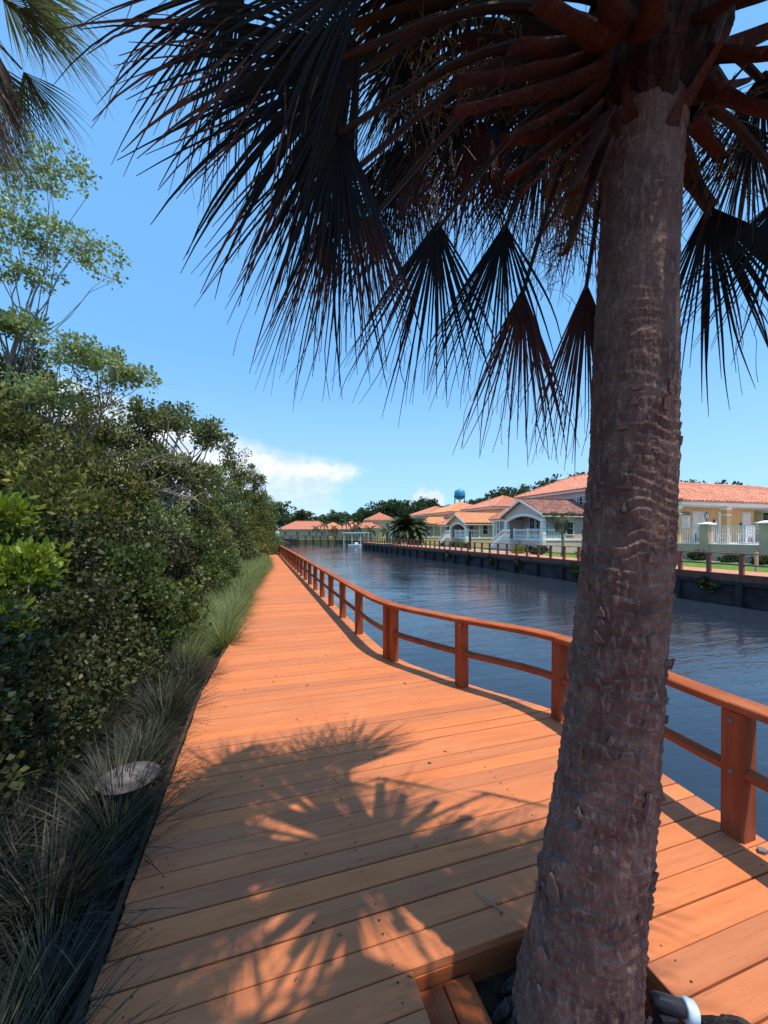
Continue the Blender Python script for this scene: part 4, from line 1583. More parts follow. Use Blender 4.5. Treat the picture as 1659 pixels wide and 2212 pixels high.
def hip_roof(root, x0, x1, y0, y1, ze, zr, m, ov=.5, trim='white', tw=.36, tl=.42, single=0, axis=None, skip=()):
    X0, X1, Y0, Y1 = x0 - ov, x1 + ov, y0 - ov, y1 + ov
    w, l = X1 - X0, Y1 - Y0
    if axis is None:
        axis = 'y' if l >= w else 'x'
    if axis == 'y':
        xm = (X0 + X1) / 2
        r0, r1 = (xm, Y0 + min(w / 2, l / 2 - .01), zr), (xm, Y1 - min(w / 2, l / 2 - .01), zr)
    else:
        ym = (Y0 + Y1) / 2
        r0, r1 = (X0 + min(l / 2, w / 2 - .01), ym, zr), (X1 - min(l / 2, w / 2 - .01), ym, zr)
    a, b_, c, d = (X0, Y0, ze), (X1, Y0, ze), (X1, Y1, ze), (X0, Y1, ze)
    th = .12
    low = [(p[0], p[1], ze - th) for p in (a, b_, c, d)]
    mb = MB()
    mb.add([a, b_, c, d, r0, r1], [(0, 1, 4), (1, 2, 5, 4), (2, 3, 5), (3, 0, 4, 5), (0, 3, 2, 1)] if axis == 'y' else
           [(0, 1, 5, 4), (1, 2, 5), (2, 3, 4, 5), (3, 0, 4), (0, 3, 2, 1)])
    roof = mb.build('roof', m, root)
    fs = MB()
    fs.box(X0 + .04, X1 - .04, Y0 + .04, Y1 - .04, ze - .20, ze - .004)
    fs.build('fascia', M[trim], roof)
    if axis == 'y':
        planes = {'-x': [d, a, r0, r1], '-y': [a, b_, r0], '+x': [b_, c, r1, r0], '+y': [c, d, r1]}
    else:
        planes = {'-y': [a, b_, r1, r0], '+x': [b_, c, r1], '+y': [c, d, r0, r1], '-x': [d, a, r0]}
    for k, p in planes.items():
        if k in skip:
            continue
        roof_plane(root, roof, p, m, tw, tl, single if k == '-y' else 0, M['tile_red'])
    # ridge and hip caps
    caps = MB()
    for p, q_ in ((r0, r1), (a, r0), (d, r0 if axis == 'x' else r1), (b_, r0 if axis == 'y' else r1), (c, r1)):
        P, Q = Vector(p) + Vector((0, 0, .12)), Vector(q_) + Vector((0, 0, .14))
        caps.tube([P, Q], .11, 8)
    caps.build('ridge_cap', m, roof)
    return roof


def window(root, face, plane, a0, a1, z0, z1, cols=2, rows=2, trimw=.07):
    """face '-x' (towards the canal) or '-y' (towards the viewer); a = y or x"""
    def bx(mb, p0, p1, q0, q1, w0, w1):
        # p: depth out of the wall
        if face == '-x':
            mb.box(plane - p1, plane - p0, q0, q1, w0, w1)
        else:
            mb.box(q0, q1, plane - p1, plane - p0, w0, w1)
    mb = MB()
    bx(mb, .003, .02, a0, a1, z0, z1)
    pane = mb.build('window', M['glass'], root)
    fr = MB()
    bx(fr, .003, .06, a0 - trimw, a0, z0 - trimw, z1 + trimw)
    bx(fr, .003, .06, a1, a1 + trimw, z0 - trimw, z1 + trimw)
    bx(fr, .003, .058, a0, a1, z1, z1 + trimw)
    bx(fr, .003, .075, a0 - .02, a1 + .02, z0 - trimw, z0)
    fr.build('window_frame', M['white'], pane)
    mu = MB()
    for i in range(1, cols):
        a = a0 + (a1 - a0) * i / cols
        bx(mu, .021, .034, a - .015, a + .015, z0, z1)
    for i in range(1, rows):
        z = z0 + (z1 - z0) * i / rows
        bx(mu, .021, .036, a0, a1, z - .018, z + .018)
    mu.build('muntin', M['white'], pane)
    return pane


bal_prof = [(.045, 0), (.045, .07), (.028, .10), (.055, .24), (.05, .34), (.024, .50), (.026, .66), (.045, .70), (.045, .78)]
bal_me = MB().lathe(bal_prof, 8).mesh('baluster', M['white'], True)


def balustrade(root, p0, p1, z0, n, z1=None):
    z1 = z0 if z1 is None else z1
    p0, p1 = Vector((*p0, z0)), Vector((*p1, z1))
    for i in range(n):
        o = link_mesh('baluster', bal_me, None, root)
        o.location = p0.lerp(p1, (i + .5) / n) + Vector((0, 0, .06))
    for zz, r in ((.03, .05), (.88, .06)):
        MB().tube([p0 + Vector((0, 0, zz)), p1 + Vector((0, 0, zz))], r, 6).build('hand_rail' if zz > .5 else 'bottom_rail', M['white'], root)


def quoin_column(root, x, y, z0, z1, w=.34):
    n = max(2, int((z1 - z0) / .30))
    hgt = (z1 - z0) / n
    for i in range(n):
        ww = w / 2 + (.018 if i % 2 else 0)
        MB().bevbox(x - ww, x + ww, y - ww, y + ww, z0 + i * hgt + .006, z0 + (i + 1) * hgt - .006, .012).build('column_block', M['white'], root)


def porch_house(s0, t0, label, wallm, roofm, porchm, gy, ez, az, main, wing, px=2.1, floor=1.0, gable=True, lod=1):
    """gy: porch length; ez/az eave and apex height; main=(x0,x1,y0,y1,ze,zr)"""
    root = tag(empty('house', st(s0, t0, GROUND_Z), PHI), label, 'house')
    Z = -GROUND_Z
    depth = main[0] + .5
    w = M[wallm]
    fl, ez, az = floor + Z, ez + Z, az + Z
    tw, tl = (.36, .42) if lod else (.5, .6)
    MB().box(.02, depth, .02, gy - .02, -.1, fl).build('porch_base', w, root)
    MB().box(px, depth - .01, .05, gy - .05, fl, ez - .02).build('wall', w, root)          # room behind the porch
    MB().box(-.04, depth - .02, -.03, gy + .03, fl - .07, fl + .05).build('string_course', M['white'], root)
    for x, y in ((.17, .17), (.17, gy - .17)):
        quoin_column(root, x, y, -.05, ez - .45)
    MB().box(px, px + .16, .0, .16, fl + .052, ez - .1).build('pilaster', M['white'], root)
    # arched front with voussoirs
    a0, a1 = .38, gy - .38
    zs, rise = ez - .75, .55
    arcp = []
    for i in range(15):
        f = i / 14
        y = a0 + (a1 - a0) * f
        arcp.append((y, zs + rise * math.sin(math.pi * f) ** .8))
    poly = [(0.0, zs - .12), (a0, zs - .12)] + arcp + [(a1, zs - .12), (gy, zs - .12), (gy, ez)]
    poly += ([(gy / 2, az - .12)] if gable else []) + [(0.0, ez)]
    # triangulated strip: arch spandrel and gable panel
    mb = MB()
    topz = lambda y: (ez + (az - .12 - ez) * (1 - abs(y - gy / 2) / (gy / 2))) if gable else ez
    ys = [0.0, a0] + [p[0] for p in arcp[1:-1]] + [a1, gy]
    zl = [zs - .12, zs] + [p[1] for p in arcp[1:-1]] + [zs, zs - .12]
    if gable:
        for i in range(len(ys) - 1):
            if ys[i] < gy / 2 < ys[i + 1] - 1e-6:
                ys.insert(i + 1, gy / 2)
                zl.insert(i + 1, zs + rise)
                break
    for i in range(len(ys) - 1):
        q_ = [(ys[i], zl[i]), (ys[i + 1], zl[i + 1]), (ys[i + 1], topz(ys[i + 1])), (ys[i], topz(ys[i]))]
        mb.prism(q_, 'x', .04, .30)
    mb.build('gable_wall', w, root)
    for i in range(14):
        (y0, z0), (y1, z1) = arcp[i], arcp[i + 1]
        d = Vector((y1 - y0, z1 - z0)).normalized()
        nn = Vector((-d.y, d.x)) * .26
        e = d * .012
        q_ = [(y0 + e.x, z0 + e.y), (y1 - e.x, z1 - e.y), (y1 - e.x + nn.x, z1 - e.y + nn.y), (y0 + e.x + nn.x, z0 + e.y + nn.y)]
        MB().prism(q_, 'x', -.02, .035).build('voussoir', M['white'], root)
    # side beam over the open corner
    MB().box(.1, depth, .06, .26, ez - .34, ez - .02).build('side_beam', w, root)
    # doors and windows at the back of the porch
    for y0 in (gy * .30, gy * .30 + 1.0, gy * .30 + 2.0):
        if y0 + .7 < gy - .3:
            window(root, '-x', px, y0, y0 + .7, fl + .12, fl + 2.05, 2, 4)
    if lod:
        window(root, '-y', .05, px + .55, px + 1.25, fl + .5, fl + 1.6, 1, 2)
    # balustrades, posts and steps
    balustrade(root, (.16, .35), (.16, gy - 1.5), fl + .05, int((gy - 1.8) / .19))
    balustrade(root, (.35, .14), (px, .14), fl + .05, int((px - .35) / .19))
    for y in (gy * .38, gy - 1.45):
        MB().bevbox(.06, .26, y - .1, y + .1, fl + .05, fl + 1.08, .02).build('newel_post', M['white'], root)
    nst = 6
    for i in range(nst):
        MB().box(-1.15, -.06, gy - 1.3 + i * .3, gy - 1.0 + i * .3, -.05, fl * (1 - (i + 1) / (nst + 1))).build('step', M['stucco_grey'], root)
    MB().box(-1.15, -.06, gy - 2.5, gy - 1.3, -.05, fl - .002).build('landing', w, root)
    balustrade(root, (-1.1, gy - 1.3), (-1.1, gy + .8), fl, 11, .05)
    balustrade(root, (-1.1, gy - 2.45), (-1.1, gy - 1.35), fl, 6)
    # porch roof
    if gable:
        ov = .35
        xr0, xr1 = -.35, main[0] + 1.2
        e0, e1 = (xr0, -ov, ez - .16), (xr1, -ov, ez - .16)
        g0, g1 = (xr0, gy + ov, ez - .16), (xr1, gy + ov, ez - .16)
        r0, r1 = (xr0, gy / 2, az), (xr1, gy / 2, az)
        mb = MB()
        dz = Vector((0, 0, -.10))
        for q_ in ((e0, e1, r1, r0), (g1, g0, r0, r1)):
            q_ = [Vector(p) for p in q_]
            mb.add(q_ + [p + dz for p in q_], [(0, 1, 2, 3), (7, 6, 5, 4), (0, 4, 5, 1), (1, 5, 6, 2), (2, 6, 7, 3), (3, 7, 4, 0)])
        roof = mb.build('porch_roof', M[porchm], root)
        roof_plane(root, roof, [e0, e1, r1, r0], M[porchm], tw, tl)
        roof_plane(root, roof, [g1, g0, r0, r1], M[porchm], tw, tl)
        MB().tube([Vector(r0) + Vector((0, 0, .1)), Vector(r1) + Vector((0, 0, .1))], .12, 8).build('ridge_cap', M[porchm], roof)
        bb = MB()
        for y0, y1 in ((-ov, gy / 2), (gy + ov, gy / 2)):
            za, zb = ez - .30, az - .14
            bb.prism([(y0, za), (y1, zb), (y1, zb + .19), (y0, za + .19)], 'x', xr0 - .05, xr0 - .004)
        bb.build('barge_board', M['white'], roof)
        MB().box(xr0, xr1, -ov - .03, -ov + .06, ez - .36, ez - .265).build('gutter', M['white'], roof)
    else:
        hip_roof(root, .0, depth + 1.5, 0, gy, ez, az, M[porchm], .4, tw=tw, tl=tl, skip=('+x', '+y'))
    # side wing
    if wing:
        y0, y1, zt = wing
        MB().box(.35, depth - .03, y0 + .02, y1, -.1, zt + Z).build('wing_wall', w, root)
        window(root, '-x', .35, y0 + .55, y0 + 1.25, fl + .25, fl + 1.85, 1, 2)
        window(root, '-x', .35, y0 + 1.38, y0 + 1.75, fl + .25, fl + 1.85, 1, 2)
        quoin_column(root, .40, y1 - .1, -.05, zt + Z - .15, .30)
        hip_roof(root, .35, depth + 1.0, y0 + .5, y1, zt + Z, zt + Z + 1.0, M[roofm], .35, tw=tw, tl=tl, skip=('+x', '+y'))
    # main two-storey block
    x0, x1, y0, y1, ze, zr = main
    MB().box(x0, x1, y0, y1, -.1, ze + Z - .1).build('main_wall', w, root)
    nwin = max(1, int((y1 - y0) / 4))
    for i in range(nwin):
        yc = y0 + (i + .5) * (y1 - y0) / nwin + .6
        window(root, '-x', x0, yc - .35, yc + .35, ze + Z - 1.65, ze + Z - .65, 1, 2)
    window(root, '-y', y0, x0 + 1.4, x0 + 2.1, ze + Z - 1.55, ze + Z - .6, 1, 2)
    hip_roof(root, x0, x1, y0, y1, ze + Z, zr + Z, M[roofm], .5, tw=tw, tl=tl, skip=('+x', '+y'))
    return root


h1 = porch_house(29.0, 24.0, 'grey stucco house with arched gable porch and weathered tile roof, beside the palm trunk', 'stucco_grey', 'tile_red', 'tile_old', 5.7, 3.43, 4.78,
                 (6.0, 14.0, -1.0, 11.2, 5.84, 7.9), (5.7, 8.2, 3.05))
Zh = -GROUND_Z
window(h1, '-x', 6.0, 1.55, 2.25, 4.2 + Zh, 5.2 + Zh, 1, 2)
for y in (1.6, 4.0):
    MB().bevbox(8.2, 8.9, y, y + 1.1, 7.02 + Zh, 7.24 + Zh, .03).build('roof_vent', M['tile_old'], h1)
porch_house(42.6, 24.0, 'cream stucco house with small arched gable porch, next beyond the grey house', 'stucco_cream', 'tile_red', 'tile_orange', 4.4, 2.97, 4.05,
            (6.0, 14.0, 3.1, 11.0, 5.1, 6.9), (4.4, 7.6, 2.7), px=1.8)
porch_house(56.0, 24.0, 'cream house with orange hip roofs behind the feathery date palm', 'stucco_cream', 'tile_orange', 'tile_orange', 4.6, 2.95, 4.0,
            (5.5, 13.5, 1.5, 9.5, 5.0, 6.9), (4.6, 7.0, 2.7), px=1.8, gable=False, lod=0)
porch_house(70.0, 25.5, 'cream house with red hip roof, farthest of the row before the dock', 'stucco_cream', 'tile_red', 'tile_red', 4.6, 2.95, 4.0,
            (5.5, 13.5, .5, 9.5, 5.2, 7.0), None, px=1.8, gable=False, lod=0)


def plain_house(loc, rz, w, d, ze, zr, wallm, roofm, label, nw=3, ext=None):
    root = tag(empty('house', loc, rz), label, 'house')
    MB().box(-w / 2, w / 2, 0, d, -.1, ze - .08).build('wall', M[wallm], root)
    for i in range(nw):
        x = -w / 2 + (i + .5) * w / nw
        window(root, '-y', 0, x - .45, x + .45, ze - 1.8, ze - .6, 1, 2)
        if ze > 4:
            window(root, '-y', 0, x - .45, x + .45, .8, 2.1, 1, 2)
    hip_roof(root, -w / 2, w / 2, 0, d, ze, zr, M[roofm], .6, tw=.55, tl=.7, skip=('+y',))
    if ext:
        x0, x1, ze2, zr2 = ext
        MB().box(x0, x1, -3.0, -.02, -.1, ze2 - .08).build('wing_wall', M[wallm], root)
        window(root, '-y', -3.0, x0 + .8, x0 + 1.8, .8, 2.0, 1, 2)
        hip_roof(root, x0, x1, -3.0, 1.0, ze2, zr2, M[roofm], .5, tw=.55, tl=.7, skip=('+y',))
    return root


def gl(px, d):
    return Vector(((px - 829) / 850 * d, d, GROUND_Z))


plain_house(gl(822, 100), .1, 7.0, 8, 5.0, 6.9, 'stucco_cream', 'tile_red', 'distant cream two-storey house with red roof beside the bushy date palm', 2, (-6.5, -.5, 2.9, 4.2))
plain_house(gl(770, 128), .05, 12, 8, 3.0, 5.6, 'stucco_cream', 'tile_red', 'small distant house with red roof right of the canal end', 3)
plain_house(gl(655, 134), -.1, 17, 9, 3.0, 5.9, 'stucco_cream', 'tile_red', 'long low house with red tile roof beyond the footbridge', 4)
plain_house(gl(715, 140), -.05, 8, 8, 3.2, 5.6, 'stucco_tan', 'tile_orange', 'distant tan house half hidden between far shore palms', 2)

# ------------------------------------------------------------------ clubhouse with terrace
CT, CS = 27.0, 18.8
club = tag(empty('clubhouse', st(CS, CT, GROUND_Z), PHI), 'tan clubhouse with red tile hip roof and white doors right of the palm trunk', 'clubhouse')
Zc = -GROUND_Z
fz = .92 + Zc
MB().box(.3, 18, -14, 6.9, -.1, fz).build('terrace_slab', M['stucco_grey'], club)
MB().box(.5, 10.7, 2.2, 6.6, fz, 3.50 + Zc).build('wall', M['stucco_tan'], club)
MB().box(10.75, 17, 5.0, 6.6, fz, 3.50 + Zc).build('back_wall', M['stucco_olive'], club)
hip_roof(club, .1, 17.5, .5, 7.0, 3.72 + Zc, 5.42 + Zc, M['tile_red'], .5, tw=.40, tl=.46, single=290, axis='x', skip=('+y',))
for i, x in enumerate((.16, 5.05, 10.4, 16.5)):
    MB().bevbox(x - .20, x + .20, .55, .95, fz, 3.50 + Zc, .015).build('column', M['stucco_tan'], club)
    for z0, z1, e in ((2.88, 2.97, .04), (3.28, 3.50, .045)):
        MB().box(x - .20 - e, x + .20 + e, .55 - e, .95 + e, z0 + Zc, z1 + Zc).build('column_band', M['white'], club)
for x0, x1, n in ((3.75, 5.15, 2), (6.5, 7.4, 1), (9.25, 10.15, 1)):
    MB().box(x0 - .05, x1 + .05, 2.14, 2.197, fz, 3.27 + Zc).build('door_frame', M['white'], club)
    for k in range(n):
        a = x0 + (x1 - x0) * k / n
        b_ = x0 + (x1 - x0) * (k + 1) / n
        d = MB().bevbox(a + .012, b_ - .012, 2.09, 2.139, fz + .02, 3.22 + Zc, .006).build('door', M['door'], club)
        MB().lathe([(.03, 0), (.03, .05), (.02, .06)], 8, (a + .12, 2.06, fz + 1.05)).build('door_knob', M['black'], d)
MB().box(9.02, 9.12, 2.12, 2.197, 2.18 + Zc, 2.42 + Zc).build('wall_box', M['black'], club)
lf = MB().box(6.02, 6.28, 2.10, 2.197, 2.22 + Zc, 2.62 + Zc).build('wall_frame', M['black'], club)
MB().box(6.06, 6.24, 2.07, 2.098, 2.27 + Zc, 2.57 + Zc).build('wall_frame_sheet', M['white'], lf)
# terrace wall with pillars and white railing
tw_ = tag(empty('terrace_wall', st(CS, CT, GROUND_Z), PHI), 'olive stucco terrace wall with pillars and white baluster railing', 'terrace wall')
MB().box(-.02, .29, -14, 1.5, -.1, fz - .02).build('wall', M['stucco_olive'], tw_)
MB().box(-.05, .32, -14, 1.5, fz - .018, fz + .03).build('coping', M['white'], tw_)
pys = [-13.7, -10.6, -7.5, -4.3, -1.15, 1.4]
rail_b = MB().box(-.012, .012, -.012, .012, 0, 1.0).mesh('baluster', M['white'])
for i, y in enumerate(pys):
    p = MB().bevbox(-.10, .42, y - .26, y + .26, -.1, fz + 1.22, .012).build('pillar', M['stucco_olive'], tw_)
    cp = MB()
    cp.add([(-.22, y - .38, fz + 1.22), (.54, y - .38, fz + 1.22), (.54, y + .38, fz + 1.22), (-.22, y + .38, fz + 1.22),
            (-.22, y - .38, fz + 1.28), (.54, y - .38, fz + 1.28), (.54, y + .38, fz + 1.28), (-.22, y + .38, fz + 1.28),
            (.05, y - .1, fz + 1.40), (.27, y - .1, fz + 1.40), (.27, y + .1, fz + 1.40), (.05, y + .1, fz + 1.40)],
           [(3, 2, 1, 0), (0, 1, 5, 4), (1, 2, 6, 5), (2, 3, 7, 6), (3, 0, 4, 7), (4, 5, 9, 8), (5, 6, 10, 9), (6, 7, 11, 10), (7, 4, 8, 11), (8, 9, 10, 11)])
    cp.build('pillar_cap', M['white'], tw_)
    if i + 1 < len(pys):
        a, b_ = y + .27, pys[i + 1] - .27
        MB().box(.11, .17, a, b_, fz + 1.09, fz + 1.14).build('hand_rail', M['white'], tw_)
        MB().box(.12, .16, a, b_, fz + .09, fz + .125).build('bottom_rail', M['white'], tw_)
        nb = int((b_ - a) / .115)
        for k in range(nb):
            o = link_mesh('baluster', rail_b, None, tw_)
            o.location = (.14, a + (k + .5) * (b_ - a) / nb, fz + .105)
# lantern on the pillar
lt = tag(empty('lantern', st(CS - 1.15, CT + .16, fz + 1.40 + GROUND_Z), PHI), 'black framed glass lantern on the terrace pillar', 'lantern')
MB().lathe([(.10, .0), (.10, .02), (.03, .05), (.03, .16), (.09, .18), (.09, .20)], 10).build('stem', M['black'], lt)
MB().lathe([(.085, .201), (.12, .52)], 6).build('glass', M['white'], lt)
MB().lathe([(.14, .521), (.14, .54), (.05, .60), (.02, .66)], 8).build('cap', M['black'], lt)
cg = MB()
for k in range(6):
    a = 2 * math.pi * k / 6
    cg.tube([(.088 * math.cos(a), .088 * math.sin(a), .20), (.124 * math.cos(a), .124 * math.sin(a), .522)], .014, 5)
cg.build('frame', M['black'], lt)
# pool rules board
sg = tag(empty('sign', st(CS + 2.12, CT + 3.0, 2.0), PHI), 'white POOL RULES board with black header on the clubhouse wall', 'sign')
MB().box(-.42, .42, -.03, .03, 0, .92).build('board', M['white'], sg)
hd = MB().box(-.44, .44, -.045, -.031, .93, 1.14).build('header', M['black'], sg)
MB().box(-.44, .44, -.029, .03, .921, 1.14).build('header_back', M['black'], sg)


def text_mesh(txt, size, m, parent, loc):
    cu = bpy.data.curves.new('lettering', 'FONT')
    cu.body = txt
    cu.size = size
    cu.align_x = 'CENTER'
    cu.align_y = 'CENTER'
    cu.extrude = .002
    o = bpy.data.objects.new('lettering_tmp', cu)
    col.objects.link(o)
    dg = bpy.context.evaluated_depsgraph_get()
    me = bpy.data.meshes.new_from_object(o.evaluated_get(dg))
    bpy.data.objects.remove(o)
    me.materials.clear()
    me.materials.append(m)
    r = link_mesh('lettering', me, None, parent)
    r.location = loc
    r.rotation_euler = (math.radians(90), 0, 0)
    return r


text_mesh('POOL RULES', .165, M['white'], hd, (0, -.049, 1.035))
pr = MB()
rl = random.Random(6)
for k in range(9):
    z = .84 - k * .085
    pr.box(-.36, -.36 + rl.uniform(.4, .72), -.034, -.0305, z - .016, z + .016)
pr.build('printed_lines', M['print'], sg)


def chair(name, loc, rz, m, label, rocker=True):
    r = tag(empty(name, loc, rz), label, 'chair', 'terrace chairs')
    for sx in (-1, 1):
        MB().box(sx * .27 - .03, sx * .27 + .03, -.28, -.22, .06, .62).build('leg', m, r)
        MB().box(sx * .27 - .03, sx * .27 + .03, .22, .28, .06, 1.12).build('leg', m, r)
        MB().box(sx * .29 - .05, sx * .29 + .05, -.36, .30, .62, .655).build('armrest', m, r)
        if rocker:
            MB().tube([(sx * .27, -.45, .09), (sx * .27, -.2, .04), (sx * .27, .2, .04), (sx * .27, .55, .11)], .03, 6).build('rocker', m, r)
    for k in range(6):
        MB().box(-.25, .25, -.28 + k * .09, -.21 + k * .09, .40, .43).build('seat_slat', m, r)
    for k in range(6):
        MB().box(-.235 + k * .08, -.17 + k * .08, .23, .255, .44, 1.18 - .02 * abs(k - 2.5)).build('back_slat', m, r)
    for z in (.55, .75, .95, 1.08):
        MB().box(-.26, .26, .256, .28, z, z + .05).build('back_rail', m, r)
    return r


chair('rocking_chair', st(16.9, 29.6, fz + GROUND_Z), PHI + 2.9, M['white'], 'white slatted rocking chair behind the terrace railing, right one')
chair('rocking_chair', st(17.6, 28.6, fz + GROUND_Z), PHI + 3.6, M['door'], 'white rocking chair behind the railing near the pillar')
chair('terrace_chair', st(18.4, 27.9, fz + GROUND_Z), PHI + 2.4, M['black'], 'black slatted chair behind the railing under the rules board', False)
chair('terrace_chair', st(18.0, 27.45, fz + GROUND_Z), PHI + 1.0, M['white'], 'white slatted chair beside the black one under the rules board', False)
# fence with lattice at the right of the clubhouse
fc = tag(empty('lattice_fence', st(21.2, 39.0, fz + GROUND_Z), PHI), 'tan board fence with white lattice top right of the clubhouse', 'fence')
for k in range(18):
    MB().box(k * .3 - 1.5, k * .3 - 1.215, 0, .04, 0, 1.05).build('board', M['fence_tan'], fc)
for k in range(22):
    MB().box(k * .25 - 1.5, k * .25 - 1.44, .0, .03, 1.06, 1.55).build('lattice_slat', M['white'], fc)
for z in (1.05, 1.26, 1.50):
    MB().box(-1.5, 3.9, -.03, -.002, z, z + .07).build('lattice_rail', M['white'], fc)
# short post in the lawn, dark post near the second house
tag(MB().bevbox(-.05, .05, -.05, .05, 0, .95, .01).build('marker_post', M['fence_tan'], None, loc=st(11.0, 19.9, GROUND_Z)), 'short weathered post in the lawn by the far walkway', 'post')
tag(MB().tube([(0, 0, 0), (0, 0, 1.9)], [.12, .11], 10).build('mooring_post', M['pile'], None, loc=st(34.5, 19.9, GROUND_Z)), 'tall dark round post on the lawn before the cream house', 'post')

# ------------------------------------------------------------------ palms and shrubs on the far bank
def feather_frond(rng, L, nl, ll, arcdrop, w=.02):
    vv, ff, tone = [], [], []
    pts = []
    p, an = Vector((0, 0, 0)), .9
    for i in range(15):
        pts.append(p.copy())
        an -= arcdrop / 14
        p = p + Vector((math.cos(an), 0, math.sin(an))) * L / 14
    for i in range(14):
        k = len(vv)
        r = .03 * (1 - i / 15) + .004
        vv += [pts[i] + Vector((0, -r, 0)), pts[i] + Vector((0, r, 0)), pts[i + 1] + Vector((0, r, 0)), pts[i + 1] + Vector((0, -r, 0))]
        ff.append((k, k + 1, k + 2, k + 3))
        tone.append(.6)
    for i in range(nl):
        f = .12 + .86 * i / nl
        j = min(int(f * 14), 13)
        c = pts[j].lerp(pts[j + 1], f * 14 - j)
        t = (pts[j + 1] - pts[j]).normalized()
        for sx in (-1, 1):
            ln = ll * math.sin(math.pi * (.15 + .8 * f)) * rng.uniform(.8, 1.1)
            d = (t * .75 + Vector((0, sx, 0)) * .9 + Vector((0, 0, rng.uniform(-.1, .45)))).normalized()
            e = c + d * ln * .55
            g_ = e + (d + Vector((0, 0, -.7))).normalized() * ln * .45
            k = len(vv)
            vv += [c - t * w, c + t * w, e + t * w, e - t * w, g_]
            tn = rng.random()
            ff += [(k, k + 1, k + 2, k + 3), (k + 3, k + 2, k + 4, k + 4)]
            tone += [tn, tn]
    return vv, ff, tone


def feather_palm(name, loc, label, tr_h, tr_r, L, n, ll, drop, seed, droopy=0, group=None, nl=26, els=(-8, 86), lw=.045):
    rng = random.Random(seed)
    root = tag(empty(name, loc), label, 'palm tree', group)
    pts = [Vector((.06 * tr_h * math.sin(i * .5) * .3, 0, tr_h * i / 8)) for i in range(9)]
    MB().tube(pts, [tr_r * (1.25 - .35 * i / 8) for i in range(9)], 10).build('trunk', M['dtwig'] if tr_r > .2 else M['twig'], root, smooth=True)
    vars_ = []
    for k in range(3):
        vv, ff, tone = feather_frond(rng, L * rng.uniform(.9, 1.1), nl, ll, drop * rng.uniform(.85, 1.15), w=lw * L / 3 + .006)
        f3 = []
        t3 = []
        for f, tn in zip(ff, tone):
            f3.append((f[0], f[1], f[2]))
            t3.append(tn)
            if f[2] != f[3]:
                f3.append((f[0], f[2], f[3]))
                t3.append(tn)
        vars_.append(np_mesh('frond', np.array([tuple(v) for v in vv]), np.array(f3), M['lf_palm'], False, t3))
    for k in range(n):
        o = link_mesh('frond', vars_[k % 3], None, root)
        o.location = pts[-1]
        el = math.radians(els[0] + (els[1] - els[0]) * ((k * .7548777) % 1.0))
        o.rotation_euler = (rng.uniform(-.25, .25), .9 - el, k * 2.39996)
    for k in range(droopy):
        o = link_mesh('frond', vars_[k % 3], None, root)
        o.location = pts[-1] + Vector((0, 0, -.05))
        o.rotation_euler = (0, 1.15 + rng.uniform(-.1, .2), k * 1.7)
        o['label'] = 'withered drooping frond'
    return root


p = st(52, 21.0, GROUND_Z)
feather_palm('date_palm', gl(884, 57.5), 'big bushy date palm on the far bank in front of the orange roofs', 2.2, .42, 3.7, 80, .80, 1.35, 1, nl=44)
feather_palm('queen_palm', gl(1214, 29.3), 'slender palm with drooping dry fronds in front of the grey porch house', 3.0, .085, 1.45, 18, .34, 1.9, 2, 5, els=(-10, 75), lw=.014)
for i, (px, d, hh, L) in enumerate(((748, 112, 4.8, 2.6), (700, 126, 4.6, 2.4), (682, 124, 3.4, 2.2), (722, 122, 3.6, 2.2), (800, 84, 2.6, 2.2), (835, 78, 2.2, 2.0), (770, 92, 3.4, 2.2))):
    feather_palm('shore_palm', gl(px, d), 'small feather palm at the far canal end, %s in the group of seven' % nth(i + 1), hh, .16, L, 22, .5, 1.7, 10 + i, group='palms at the canal end', nl=18)

BK = 'bushes along the far bank'
for i, (s_, t_, hg, w, ml, lab) in enumerate((
        (26.6, 19.6, .75, .55, 'lf_bright', 'light green bush by the far railing left of the dark post'),
        (25.0, 20.2, .62, .5, 'lf_dark', 'dark bush right beside the light green bush at the far railing'),
        (18.7, 19.9, .95, .5, 'lf_bright', 'yellow-green bush at the foot of the slender palm'),
        (20.3, 20.2, .9, .45, 'lf_dark', 'dark small bush left of the slender palm'),
        (28.4, 23.4, .6, .5, 'lf_dark', 'low dark shrub at the grey house corner'),
        (30.2, 23.4, .5, .5, 'lf_dark', 'low dark shrub under the grey porch balustrade'),
        (19.5, 26.5, .55, .5, 'lf_dark', 'dark shrub at the terrace wall foot nearest the trunk'),
        (17.8, 26.6, .65, .5, 'lf_dark', 'dark rounded shrub at the terrace wall under the pillar'),
        (16.0, 26.6, .4, .55, 'lf_dark', 'low shrub strip at the terrace wall, right of the pillar'),
        (14.3, 26.6, .38, .55, 'lf_dark', 'low shrub at the terrace wall near the picture edge'),
        (44.0, 23.0, .6, .6, 'lf_dark', 'dark shrub in front of the cream porch'),
        (46.5, 23.0, .5, .6, 'lf_dark', 'dark shrub at the cream house steps'),
        (40.5, 22.6, .6, .6, 'lf_mid', 'green shrub between grey and cream house'))):
    tree('bush', lab, 'bush', st(s_, t_, GROUND_Z), [(0, 0, hg * .45, w, w, hg * .42), (w * .3, .1, hg * .6, w * .6, w * .6, hg * .35)], 46, 34, .10, .32, M[ml],
         M['dtwig'], .03, 400 + i, BK, cr=.2, limbs=8, twigs=False, trunk_top=hg * .5, parent_name=('stem', 'foliage'))
